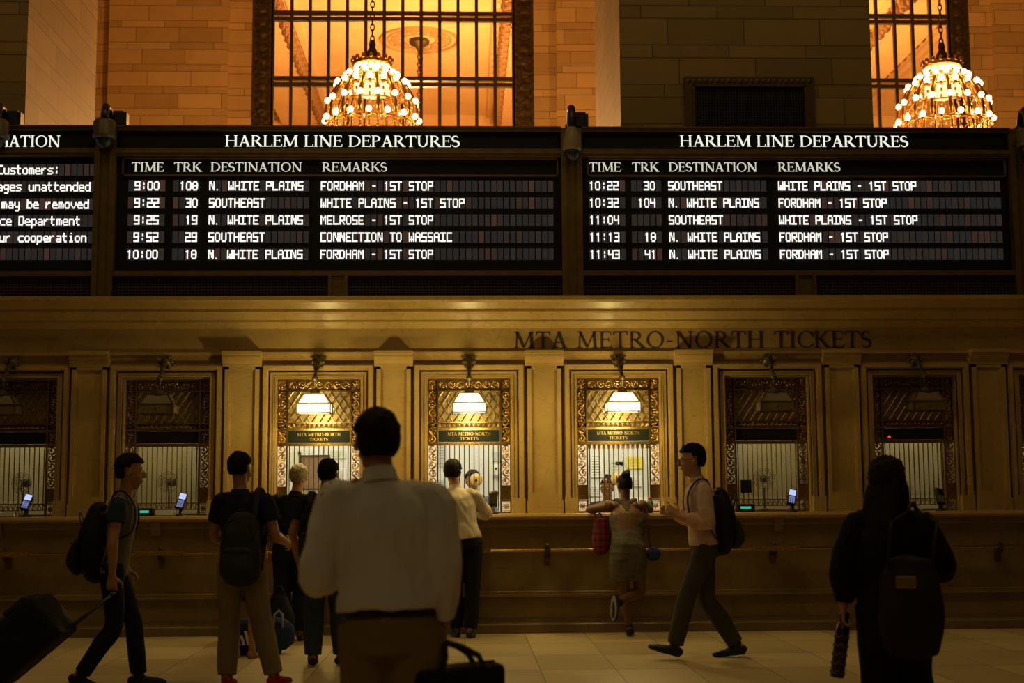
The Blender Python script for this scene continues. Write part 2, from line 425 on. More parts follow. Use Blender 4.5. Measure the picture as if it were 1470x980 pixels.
_rows = {
 'A':'.###.#...##...########...##...##...#','B':'####.#...##...#####.#...##...#####.','C':'######....#....#....#....#....#####','D':'####.#..###...##...##...##..#######'.replace('#######','#####')+'',
 'E':'#####|#....|#....|####.|#....|#....|#####','F':'#####|#....|#....|####.|#....|#....|#....','H':'#...#|#...#|#...#|#####|#...#|#...#|#...#','I':'#####|..#..|..#..|..#..|..#..|..#..|#####',
 'L':'#....|#....|#....|#....|#....|#....|#####','M':'#...#|##.##|#.#.#|#.#.#|#...#|#...#|#...#','N':'##..#|##..#|#.#.#|#.#.#|#..##|#..##|#...#','O':'.###.|#...#|#...#|#...#|#...#|#...#|.###.',
 'P':'#####|#...#|#...#|#####|#....|#....|#....','R':'#####|#...#|#...#|#####|#.#..|#..#.|#...#','S':'#####|#....|#....|#####|....#|....#|#####','T':'#####|..#..|..#..|..#..|..#..|..#..|..#..',
 'U':'#...#|#...#|#...#|#...#|#...#|#...#|.###.','W':'#...#|#...#|#...#|#.#.#|#.#.#|#####|#.#.#','-':'.....|.....|.....|.###.|.....|.....|.....','.':'.....|.....|.....|.....|.....|.....|.#...',':':'.....|..#..|..#..|.....|..#..|..#..|.....',
 '0':'.###.|#...#|#...#|#...#|#...#|#...#|.###.','1':'..#..|.##..|..#..|..#..|..#..|..#..|..#..','2':'#####|....#|....#|#####|#....|#....|#####','3':'#####|....#|....#|.####|....#|....#|#####','4':'#...#|#...#|#...#|#####|....#|....#|....#',
 '5':'#####|#....|#....|#####|....#|....#|#####','8':'.###.|#...#|#...#|#####|#...#|#...#|.###.','9':'#####|#...#|#...#|#####|....#|....#|#####',
 'a':'.....|.....|.###.|....#|.####|#...#|.####','b':'#....|#....|####.|#...#|#...#|#...#|####.','c':'.....|.....|.####|#....|#....|#....|.####','d':'....#|....#|.####|#...#|#...#|#...#|.####',
 'e':'.....|.....|.###.|#...#|#####|#....|.####','g':'.....|.....|.####|#...#|#...#|.####|....#|....#|.###.','i':'..#..|.....|.##..|..#..|..#..|..#..|.###.','k':'#....|#....|#..#.|#.#..|##...|#.#..|#..#.','l':'.##..|..#..|..#..|..#..|..#..|..#..|.###.',
 'm':'.....|.....|####.|#.#.#|#.#.#|#.#.#|#.#.#','n':'.....|.....|####.|#...#|#...#|#...#|#...#','o':'.....|.....|.###.|#...#|#...#|#...#|.###.','p':'.....|.....|####.|#...#|#...#|#...#|####.|#....|#....',
 'r':'.....|.....|#.##.|##...|#....|#....|#....','s':'.....|.....|.####|#....|.###.|....#|####.','t':'.#...|.#...|####.|.#...|.#...|.#...|..##.','u':'.....|.....|#...#|#...#|#...#|#...#|.####','v':'.....|.....|#...#|#...#|#...#|.#.#.|..#..','y':'.....|.....|#...#|#...#|#...#|.####|....#|....#|.###.','f':'..##.|.#...|####.|.#...|.#...|.#...|.#...'}
_rows['A'] = '.###.|#...#|#...#|#####|#...#|#...#|#...#'; _rows['C'] = '#####|#....|#....|#....|#....|#....|#####'; _rows['D'] = '####.|#...#|#...#|#...#|#...#|#...#|####.'
_rows['B'] = '####.|#...#|#...#|####.|#...#|#...#|####.'
def dot_bm(mb, text, x0, zc, pitch, h, y0, y1):
    pw = pitch*.84/5; ph = h/7; tw = pw*1.08; th = ph*.9
    for i, c in enumerate(text):
        if c not in _rows: continue
        g = _rows[c].split('|'); X = x0+i*pitch; zt = zc+h/2
        for r, row in enumerate(g):            # horizontal runs
            k = 0
            while k < 5:
                if row[k] == '#':
                    e = k
                    while e+1 < 5 and row[e+1] == '#': e += 1
                    if e > k: mb.box(X+k*pw-.1*pw, X+(e+1)*pw+.1*pw, y0, y1, zt-(r+1)*ph, zt-r*ph)
                    k = e
                k += 1
        for k in range(5):                     # vertical runs
            r = 0
            while r < len(g):
                if g[r][k] == '#':
                    e = r
                    while e+1 < len(g) and g[e+1][k] == '#': e += 1
                    solo = e == r and ((k and g[r][k-1] == '#') or (k < 4 and g[r][k+1] == '#'))
                    if not solo: mb.box(X+k*pw-.12*pw, X+k*pw+tw-.1*pw, y0-.001, y1, zt-(e+1)*ph+.1*ph, zt-r*ph-.1*ph)
                    r = e
                r += 1
    return mb
def X(px, Y, py=300): return at(px, py, Y).x
def Zz(py, Y, px=735): return at(px, py, Y).z
def wb(mb, name, mt, parent, smooth=False):     # mesh written in hall coordinates, hung on a thing's base point
    bmesh.ops.translate(mb.b, verts=mb.b.verts[:], vec=-Vector(parent.location))
    return mb.build(name, mt, parent, smooth)

# ================================================================== SETTING
PITCH = 1.636; XB = X(457, .4, 620)                        # ticket bay spacing, centre of bay 0
BAYS = list(range(-2, 6)); LIT = (0, 1, 2)
bx = lambda k: XB+PITCH*k
XL, XR = -9.5, 10.0
mb = MB(); mb.box(XL, 14, -16.5, 3.2, -.2, 0); struct(mb.build('floor', FLOORM))
zc = lambda p: Zz(p, .25)
# cornice and frieze
mb = MB(); mb.prof([(.50, zc(427)), (.08, zc(427)), (.08, zc(433)), (.12, zc(436)), (.17, zc(444)), (.17, zc(448)), (.21, zc(450)), (.27, zc(458)), (.27, zc(461)), (.31, zc(463)), (.36, zc(469)), (.385, zc(469)), (.385, zc(503)), (.34, zc(503)), (.34, zc(507)), (.41, zc(511)), (.50, zc(511))], XL, XR)
frz = struct(mb.build('trim_1', STONE))
mb = MB(); serif_bm(mb, 'MTA METRO-NORTH TICKETS', X(737, .385, 487), X(1251, .385, 487), at(990, 499, .385).z, .178, .379, .387, .06)
mb.build('lettering', INK, frz)
ZTOP = zc(427)
# wall around the openings
mb = MB(); hw, z0w, z1w = .46, 1.2, 2.71
edges = [XL]+[e for k in BAYS for e in (bx(k)-hw, bx(k)+hw)]+[XR]
for i in range(0, len(edges), 2): mb.box(edges[i], edges[i+1], .40, .62, 0, ZTOP-.02)
for k in BAYS: mb.box(bx(k)-hw, bx(k)+hw, .40, .62, z1w, ZTOP-.02); mb.box(bx(k)-hw, bx(k)+hw, .40, .62, 0, 1.2)
struct(mb.build('wall_front', STONE))
mb = MB(); mb.box(XL, XR, .5, 3.2, ZTOP-.12, ZTOP); struct(mb.build('ceiling_booth', PAINT))
mb = MB(); mb.box(XL, XR, 3.05, 3.2, 0, ZTOP-.12)
struct(mb.build('wall_booth', PAINT))
mb = MB()
for k in range(BAYS[0], BAYS[-1]+2): mb.box(bx(k)-PITCH/2-.03, bx(k)-PITCH/2+.03, .62, 3.05, 0, ZTOP-.12)
struct(mb.build('wall_partition', PAINT))
# stone architraves
tn = 2
for k in BAYS:
    mb = MB(); x = bx(k); zb = 1.235
    def fr(a, b, ya, yb, zt):      # three sided frame, inner half width a to outer half width b
        mb.box(x-b, x-a, ya, yb, zb, zt+(b-a)); mb.box(x+a, x+b, ya, yb, zb, zt+(b-a)); mb.box(x-a, x+a, ya, yb, zt, zt+(b-a))
    fr(.455, .472, .385, .5, 2.705); fr(.472, .520, .352, .42, 2.722); fr(.472, .484, .342, .42, 2.722); fr(.540, .602, .325, .42, 2.79); fr(.552, .590, .310, .42, 2.802)
    for s in (-1, 1): mb.box(x+s*.535-.07, x+s*.535+.07, .30, .45, zb, 1.40)
    struct(mb.build('trim_%d' % tn, STONE)); tn += 1
for k in range(BAYS[0], BAYS[-1]+2):
    x = bx(k)-PITCH/2; mb = MB(); a = .185
    mb.box(x-a, x+a, .33, .45, 1.235, 2.99)
    for (p, q, u, v) in ((-a, -.14, 1.44, 2.83), (.14, a, 1.44, 2.83), (-a, a, 1.36, 1.44), (-a, a, 2.80, 2.83)): mb.box(x+p, x+q, .305, .34, u, v)
    for (p, q, u, v) in ((-.14, -.125, 1.44, 2.80), (.125, .14, 1.44, 2.80), (-.125, .125, 1.44, 1.455), (-.125, .125, 2.785, 2.80)): mb.box(x+p, x+q, .318, .34, u, v)
    mb.box(x-a-.01, x+a+.01, .285, .45, 1.235, 1.37)
    mb.prof([(.45, 2.83), (.30, 2.83), (.295, 2.86), (.27, 2.89), (.25, 2.93), (.25, 2.955), (.23, 2.96), (.23, 2.995), (.45, 2.995)], x-a-.025, x+a+.025)
    struct(mb.build('trim_%d' % tn, STONE)); tn += 1
# counter front
mb = MB(); mb.box(XL, XR, .03, .4, 0, 1.17)
mb.prof([(.06, .36), (.0, .36), (-.02, .375), (-.02, .395), (.0, .40), (.0, .42), (.015, .43), (.06, .43)], XL, XR)
mb.prof([(.06, 1.10), (.015, 1.10), (.0, 1.12), (.0, 1.17), (.06, 1.17)], XL, XR)
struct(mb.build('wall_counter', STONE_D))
mb = MB(); mb.prof([(.4, 0), (-.06, 0), (-.06, .085), (-.045, .10), (.0, .115), (.0, .14), (.4, .14)], XL, XR)
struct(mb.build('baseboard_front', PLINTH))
mb = MB(); mb.prof([(.42, 1.17), (-.04, 1.17), (-.075, 1.185), (-.085, 1.205), (-.075, 1.23), (-.06, 1.235), (.62, 1.235), (.62, 1.17)], XL, XR)
tag(mb.build('counter_slab', STONE), 'long pale marble counter slab running under all the ticket windows', 'counter')
for k in range(BAYS[0], BAYS[-1]+2):
    px_ = bx(k)+.0
    mb = MB(); mb.prof([(.05, 1.02), (-.0, 1.03), (-.03, 1.10), (-.05, 1.17), (.05, 1.17)], px_-.05, px_+.05)
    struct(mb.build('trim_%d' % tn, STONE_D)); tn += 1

# upper hall
PY0, PY1 = .95, 3.9
XP0 = X(38, PY0, 100); XP1 = X(890, PY0, 100); XP2 = X(1251, PY0, 100)
ZC = 14.0
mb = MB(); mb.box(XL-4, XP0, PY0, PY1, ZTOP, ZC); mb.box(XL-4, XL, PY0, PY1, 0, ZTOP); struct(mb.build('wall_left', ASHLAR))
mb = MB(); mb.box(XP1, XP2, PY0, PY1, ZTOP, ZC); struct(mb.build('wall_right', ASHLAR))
BY = 13.8
XW = X(564, BY, 100); PER = 9.4
mb = MB(); xs = [XL-4]
for j in (-1, 0, 1): xs += [XW+PER*j-3.455, XW+PER*j+3.455]
xs += [18]
for i in range(0, len(xs), 2): mb.box(xs[i], xs[i+1], BY, BY+.5, 0, ZC)
for j in (-1, 0, 1):
    c = XW+PER*j
    for s in (-1, 1):
        a, b = sorted((c+s*2.98, c+s*3.455)); mb.box(a, b, BY+.14, BY+.5, 0, ZC)
    mb.box(c-2.98, c+2.98, BY, BY+.5, 0, 3.4)
struct(mb.build('wall_back', ASHLAR_LIT))
mb = MB(); mb.box(XL-4, 18, PY0, BY+.5, ZC, ZC+.2); struct(mb.build('ceiling', PLASTER))
mb = MB(); mb.box(XL-4, 18, 3.2, BY, -.2, 0); struct(mb.build('floor_passage', FLOORM))
# tall windows
def big_window(n, c):
    W0 = struct(thing('window_%d' % n, 'x', 'x', (c, BY+.2, 3.4))); del W0['label']; del W0['category']
    zt = ZC-3.4
    mb = MB()
    for s in (-1, 1):
        a, b = sorted((s*2.55, s*2.98)); mb.box(a, b, -.02, .12, 0, zt)
        mb.box(s*2.60-.025, s*2.60+.025, -.05, 0, 0, zt); mb.box(s*2.955-.025, s*2.955+.025, -.05, 0, 0, zt)
        for q in range(int(zt/.28)):
            z = .2+q*.28
            mb.ball((s*2.78, -.02, z), (.1, .03, .09), 10, 6)
            for t in (-1, 1): mb.tube([(s*2.78+t*.05+.06*t*math.cos(u), -.03, z+.14+.05*math.sin(u)) for u in [i*.7 for i in range(9)]], .015, 5)
    mb.build('ornate_border', BRONZE_O, W0)
    zs = []; zr = Zz(24.5, BY+.2)-3.4; step = Zz(24.5, BY+.2)-Zz(118, BY+.2)
    z = zr+step*2
    while z > 0: zs.append(z); z -= step
    gl = []
    for i in range(14):
        x = -2.55+5.1*i/13; mb = MB(); mb.box(x-.035, x+.035, -.02, .07, 0, zt, .008); mb.build('mullion', BRONZE, W0)
    for z in zs:
        mb = MB()
        for d in (-.065, .065): mb.box(-2.55, 2.55, -.03, .08, z+d-.042, z+d+.042)
        mb.build('transom', BRONZE, W0)
    mb = MB(); mb.box(-2.55, 2.55, .02, .03, 0, zt); mb.build('glass', PANE, W0)
for n, j in enumerate((0, 1)): big_window(n+1, XW+PER*j)
# hall beyond the windows
HC, HB = 13.2, 28.0
mb = MB(); mb.box(XL-4, 22, BY+.5, HB, HC, HC+.2); hc = struct(mb.build('ceiling_hall', PLASTER))
mb = MB(); mb.box(XL-4, 22, HB, HB+.3, 0, HC)
for (y, z0, z1) in ((-.5, HC-.35, HC), (-.3, HC-.6, HC-.35), (-.15, HC-1.0, HC-.6), (-.22, HC-1.9, HC-1.75)): mb.box(XL-4, 22, HB+y, HB, z0, z1)
for i in range(44): mb.box(-7+i*.5, -6.75+i*.5, HB-.42, HB, HC-.62, HC-.38)
struct(mb.build('wall_hall', PLASTER))
mb = MB(); mb.box(XL-4, 22, BY+.5, HB, -.2, 0); struct(mb.build('floor_hall', FLOORM))
def beam(x, s):
    mb = MB(); mb.box(x-.55, x+.55, BY+.5, HB, HC-.35, HC); mb.box(x-.7, x+.7, BY+.5, HB, HC-.12, HC)
    mb.box(x+s*.9-.08, x+s*.9+.08, BY+.5, HB, HC-.1, HC); mb.box(x-s*1.1-.08, x-s*1.1+.08, BY+.5, HB, HC-.1, HC)
    b = struct(mb.build('trim_%d' % tn, PLASTER))
    mb = MB()
    for i in range(26):
        y = BY+.9+i*.52
        mb.ball((x+s*.66, y, HC-.25), (.16, .17, .2), 10, 6); mb.ball((x+s*.72, y, HC-.38), (.08, .1, .1), 8, 5); mb.ball((x-s*.62, y, HC-.22), (.09, .12, .12), 8, 5)
    mb.build('leaf_bracket', simple('ornament_plaster', (.26, .135, .042), .6), b)
for x, s in ((XW-3.55, 1), (XW+3.2, -1), (XW+PER-3.1, 1), (XW+PER+3.2, -1)): beam(x, s); tn += 1
RC = at(602, 57, Z=HC)
mb = MB()
for r, w, d in ((1.0, .09, .07), (.82, .05, .05), (.45, .05, .06)): mb.tube([(RC.x+r*math.cos(2*math.pi*i/40), RC.y+r*math.sin(2*math.pi*i/40), HC) for i in range(40)], w*.6, 6, True)
for i in range(14):
    a = 2*math.pi*i/14
    mb.ball((RC.x+.63*math.cos(a), RC.y+.63*math.sin(a), HC), (.13, .13, .05), 8, 5)
    mb.tube([(RC.x+r*math.cos(a+.22+.18*math.sin(r*9)), RC.y+r*math.sin(a+.22+.18*math.sin(r*9)), HC-.01) for r in (.48, .56, .64, .72, .78)], .02, 5)
mb.build('rosette', simple('rosette_plaster', (.40, .23, .08), .6), hc)
hl = thing('hanging_lamp', 'bronze lamp hanging on a rod from the round ceiling rosette beyond the window', 'lamp', (RC.x, RC.y, HC))
mb = MB(); mb.lathe([(.22, 0), (.27, -.06), (.25, -.12), (.12, -.18), (.05, -.3)]); mb.build('ceiling_cup', BRONZE, hl, True)
mb = MB(); mb.tube([(0, 0, -.3), (0, 0, -3.4)], .045, 8)
for i in range(14): mb.ball((0, 0, -.45-i*.2), (.075, .075, .07), 8, 5)
mb.build('rod', simple('rod_bronze', (.3, .17, .05), .4, .7), hl, True)
mb = MB(); mb.lathe([(.05, -3.3), (.2, -3.4), (.5, -3.7), (.62, -4.0), (.5, -4.4), (.1, -4.6)]); mb.build('lamp_bowl', INNER, hl, True)
HALLC = (1, .49, .17)
for x in (RC.x-.3, RC.x+4.5, RC.x+9.4): point('hall_lamp_light', (x, RC.y-2.5, 8.6), 1900, HALLC, .4)

# pier grille
g0, g1 = X(982, PY0, 150), X(1168, PY0, 150); gz = Zz(112, PY0, 1075)
gr = thing('ventilation_grille', 'black framed air grille set in the dim stone pier above the right departure board', 'grille', ((g0+g1)/2, PY0, gz-1.1))
gw = (g1-g0)/2
mb = MB()
for a in ((-gw, gw, 1.0, 1.1), (-gw, gw, 0, .1), (-gw, -gw+.1, .1, 1.0), (gw-.1, gw, .1, 1.0)): mb.box(a[0], a[1], -.05, .0, a[2], a[3])
for a in ((-gw+.1, gw-.1, .98, 1.0), (-gw+.1, -gw+.12, .1, 1.), (gw-.12, gw-.1, .1, 1.)): mb.box(a[0], a[1], -.06, .0, a[2], a[3])
for i in range(22): mb.ball((-gw+.05+i*(2*gw-.1)/21, -.05, 1.05), (.028, .012, .035), 6, 4)
mb.build('frame', BRONZE, gr)
mb = MB()
for i in range(40): mb.box(-gw+.1+i*(2*gw-.2)/40, -gw+.112+i*(2*gw-.2)/40, -.02, 0, .1, 1.)
for i in range(26): mb.box(-gw+.1, gw-.1, -.022, 0, .1+i*.035, .108+i*.035)
mb.build('grid', GRILLE, gr)
mb = MB(); mb.box(-gw+.05, gw-.05, -.005, 0, .05, 1.05); mb.build('backing', BBLACK, gr)

# ================================================================== DEPARTURE BOARDS
DY = .45
zt = Zz(183, DY); zl = lambda p: Zz(p, DY)
xp = lambda p: X(p, DY)
pxm = xp(401)-xp(400)
def post(mb, a, b):
    mb.box(xp(a), xp(b), DY-.01, DY+.3, ZTOP, zt); mb.box(xp(a), xp(a)+.06, DY-.05, DY, ZTOP, zl(214)); mb.box(xp(b)-.06, xp(b), DY-.05, DY, ZTOP, zl(214))
def vents(mb, fr, a, b, divs):
    cuts = [a]+[e for d in divs for e in d]+[b]
    for i in range(0, len(cuts), 2):
        u, v = xp(cuts[i])+.02, xp(cuts[i+1])-.02; n = int((v-u)/.036)
        for q in range(n+1): mb.box(u+(v-u)*q/n-.006, u+(v-u)*q/n+.006, DY+.03, DY+.04, zl(424), zl(398))
        for q in range(7): z = zl(424)+(zl(398)-zl(424))*q/6; mb.box(u, v, DY+.025, DY+.04, z-.006, z+.006)
    for d in divs:
        fr.box(xp(d[0]), xp(d[1]), DY+.0, DY+.1, ZTOP, zl(396)); fr.box(xp(d[0]), xp(d[0])+.04, DY-.03, DY, ZTOP, zl(396)); fr.box(xp(d[1])-.04, xp(d[1]), DY-.03, DY, ZTOP, zl(396))
def board(name, label, a, b, posts, head, hx, heads, rows, cells_x, divs, strip=True):
    t = thing(name, label, 'departure board', ((xp(a)+xp(b))/2, DY, ZTOP))
    mb = MB(); mb.box(xp(a), xp(b), DY+.06, DY+.36, ZTOP, zt-.01); wb(mb, 'casing', BBLACK, t)
    fr = MB(); A, B = xp(a), xp(b)
    fr.box(A, B, DY-.03, DY+.3, zl(189), zt); fr.box(A, B, DY-.06, DY+.1, zl(184.5), zt)
    fr.box(A, B, DY-.02, DY+.1, zl(225), zl(214)); fr.box(A, B, DY-.045, DY+.1, zl(221), zl(218))
    fr.box(A, B, DY-.03, DY+.1, zl(396), zl(389)); fr.box(A, B, DY-.02, DY+.1, ZTOP, zl(425))
    if strip:
        for (p, q, u, v) in ((a+8, b-4, 225.5, 227.5), (a+8, b-4, 250, 252), (a+8, a+10, 225.5, 252), (b-6, b-4, 225.5, 252)): fr.box(xp(p), xp(q), DY+.02, DY+.07, zl(v), zl(u))
    for p in posts: post(fr, *p)
    ve = MB(); vents(ve, fr, a, b, divs)
    wb(fr, 'frame', BFRAME, t); wb(ve, 'vent_mesh', MESHM, t)
    mb = MB(); mb.box(A+.03, B-.03, DY+.02, DY+.07, zl(214), zl(189.5)); hp = wb(mb, 'header_panel', BBLACK, t)
    mb = MB(); serif_bm(mb, head, xp(hx[0]), xp(hx[1]), at((hx[0]+hx[1])/2, 210.3, DY+.01).z, .128, DY+.012, DY+.022, .03); o = wb(mb, 'header_lettering', LETTER, t)
    for tx, u, v in heads:
        mb = MB(); serif_bm(mb, tx, xp(u), xp(v), at((u+v)/2, 246, DY+.05).z, .103, DY+.05, DY+.062, .03); wb(mb, 'heading_lettering', LETTER2, t)
    for y, items in rows:
        z = at((a+b)/2 if a > 0 else 70, y, DY+.055).z
        mb = MB(); mb.box(xp(cells_x[0][0])-.01, xp(cells_x[-1][1])+.01, DY+.064, DY+.07, z-.066, z+.07, mi=5)
        for (c0, c1, pit) in cells_x:
            x = c0
            while x < c1-pit*.6:
                mb.box(xp(x)-.002, xp(x+pit)-.015, DY+.05, DY+.065, z-.062, z+.066, mi=random.choice((0, 0, 0, 1, 1, 2, 3, 3)) if random.random() > .08 else 4); x += pit
        rw = wb(mb, 'display_row', CELLS+[BBLACK], t)
        if items:
            for tx, x0, pit in items:
                q = 0
                for wd in tx.split(' '):
                    if wd:
                        mb = MB(); dot_bm(mb, wd, xp(x0)+q*pit*pxm, z, pit*pxm, .105, DY+.04, DY+.048)
                        bmesh.ops.translate(mb.b, verts=mb.b.verts[:], vec=-Vector(t.location)); mb.build('word_lettering', LED, rw)
                    q += len(wd)+1
    return t
ys = (267, 291.5, 316, 340.5, 365)
P2 = 9.1
def rows_of(data, xt, xk, xd, xr, p, dy=0):
    out = []
    for y, (a, b, c, d) in zip(ys, data): out.append((y+dy, [(a.rjust(5), xt, p), (b.rjust(3), xk, p), (c, xd, p), (d, xr, p)]))
    return out
NW, SE, FO, WP = 'N. WHITE PLAINS', 'SOUTHEAST', 'FORDHAM - 1ST STOP', 'WHITE PLAINS - 1ST STOP'
b2 = board('departure_board', 'departure board in the middle whose first train is the 9:00 on track 108', 165, 806, [(806, 836)], 'HARLEM LINE DEPARTURES', (321, 660),
  [('TIME', 186, 232), ('TRK', 247, 287), ('DESTINATION', 300, 432), ('REMARKS', 461, 555)],
  rows_of([('9:00', '108', NW, FO), ('9:22', '30', SE, WP), ('9:25', '19', NW, 'MELROSE - 1ST STOP'), ('9:52', '29', SE, 'CONNECTION TO WASSAIC'), ('10:00', '18', NW, FO)], 182.3, 256.3, 299, 460, P2),
  [(182.3, 240, P2), (247.2, 289, P2), (299, 448, P2), (460, 797, P2)], [(472, 500)])
b3 = board('departure_board', 'departure board whose first train is the 10:22 on track 30', 836, 1452, [(1452, 1480)], 'HARLEM LINE DEPARTURES', (978, 1308),
  [('TIME', 847, 893), ('TRK', 909, 948), ('DESTINATION', 962, 1090), ('REMARKS', 1120, 1210)],
  rows_of([('10:22', '30', SE, WP), ('10:32', '104', NW, FO), ('11:04', '', SE, WP), ('11:13', '18', NW, FO), ('11:43', '41', NW, FO)], 846.5, 916.8, 961, 1119.5, 8.95),
  [(846.5, 900, 8.95), (907.8, 949, 8.95), (961, 1108, 8.95), (1119.5, 1442, 8.95)], [(1138, 1168)])
pl = 8.95
def rj(tx, xe): return (tx, xe-len(tx)*pl+.8, pl)
b1 = board('information_board', 'information board at the far side showing a notice to customers', -330, 135, [(135, 165)], 'INFORMATION', (-84, 83), [],
  [(244, [rj('Attention Customers:', 80)]), (268, [rj('Packages unattended', 126)]), (293, [rj('may be removed', 125)]), (317, [rj('by Police Department', 113)]), (341, [rj('for your cooperation', 122)]), (365, [])],
  [(135-pl*40, 134, pl)], [(-180, -152)], strip=False)

# security cameras
def security_camera(label, px, top_y, dome_y, r, kind):
    Y = DY-.16; c = at(px, dome_y, Y)
    t = thing('security_camera', label, 'camera', (c.x, Y, c.z), 0, None)
    mb = MB(); h = zt-c.z
    if kind == 'flat': mb.lathe([(r*.85, .12), (r, .1), (r, -.02), (r*1.08, -.05), (r*1.08, -.08), (r*.8, -.09)], n=28)
    else: mb.lathe([(.02, .2), (r*.5, .18), (r*.85, .1), (r, 0), (r, -.06), (r*.9, -.08)], n=28)
    mb.build('housing', GREYC if kind != 'flat' else BROWNC, t, True)
    mb = MB(); mb.lathe([(r*.8, -.08), (r*.78, -.11), (r*.6, -.16), (r*.3, -.19), (.0, -.2)], n=24); mb.build('lens_dome', BLACKP, t, True)
    zz = zt-c.z+.02
    mb = MB(); mb.tube([(0, 0, .1), (0, 0, zz+.08), (0, .05, zz+.17), (0, .14, zz+.17), (0, .2, zz+.02)], .045, 10); mb.box(-.06, .06, .13, .3, zz-.03, zz+.01); mb.build('bracket', BLACKP, t, True)
    mb = MB(); mb.box(.05, .17, .14, .28, zz-.01, zz+.16, .01); mb.box(.17, .2, .15, .27, zz, zz+.14); mb.build('junction_box', BLACKP, t)
    return t
GREYC = simple('beige_housing', (.24, .19, .11), .45); BROWNC = simple('brown_housing', (.09, .07, .035), .45)
security_camera('brown dome camera on the post between the notice board and the 9:00 board', 150, 160, 188, .12, 'flat')
security_camera('beige teardrop dome camera on the post between the two Harlem Line boards', 821, 165, 206, .105, 'drop')
security_camera('dark dome camera cut off by the edge of the picture, past the 10:22 board', 1476, 165, 200, .12, 'flat')
security_camera('dark dome camera above the notice board at the picture edge', -4, 160, 188, .12, 'flat')

# ================================================================== TICKET WINDOWS
def spiral(cx, cz, r0, a0, turns, dirn, y, n=20):
    return [(cx+(r0*(1-.8*i/n))*math.cos(a0+dirn*turns*2*math.pi*i/n), y, cz+(r0*(1-.8*i/n))*math.sin(a0+dirn*turns*2*math.pi*i/n)) for i in range(n+1)]
def scroll(mb, cx, cz, L, w, y, vert=True, n=None, r=.0075):
    """a running leaf scroll, L long and w wide"""
    n = n or max(2, round(L/w/.95)); st = L/n
    tf = (lambda u, v: (cx+v, y, cz+u)) if vert else (lambda u, v: (cx+u, y, cz+v))
    mb.tube([tf(-L/2+L*i/60, .34*w*math.sin(math.pi*n*i/60)) for i in range(61)], r, 5)
    for i in range(n):
        u = -L/2+st*(i+.5); s = 1 if i % 2 == 0 else -1
        pts = []
        for j in range(19):
            a = j/18; rr = w*.34*(1-.82*a); an = math.pi/2*s+s*2.6*math.pi*a
            pts.append(tf(u+rr*math.cos(an), -s*w*.12+rr*math.sin(an)))
        mb.tube(pts, r*.9, 5)
        p = tf(u, -s*w*.12); mb.ball(p, r*1.7, 6, 4)
        for e in (-1, 1):
            q0 = tf(u+e*st*.3, s*w*.05); q1 = tf(u+e*st*.42, -s*w*.38); mb.tube([q0, ((q0[0]+q1[0])/2+(.01 if vert else 0), y, (q0[2]+q1[2])/2+(0 if vert else .01)), q1], [r*.9, r*1.3, r*.4], 5)
NAMES = {-2: 'closed ticket window cut by the edge of the picture, below the notice board', -1: 'closed ticket window with a fan, first one before the three lit windows', 0: 'lit ticket window where the two queueing customers stand, brown board inside',
         1: 'lit ticket window where the clerk in a blue shirt serves', 2: 'lit ticket window where the woman in a grey dress leans', 3: 'closed ticket window right after the lit ones, small black card on its bars',
         4: 'closed ticket window with a red dot on its black sign', 5: 'closed ticket window of which only a sliver shows at the picture edge'}
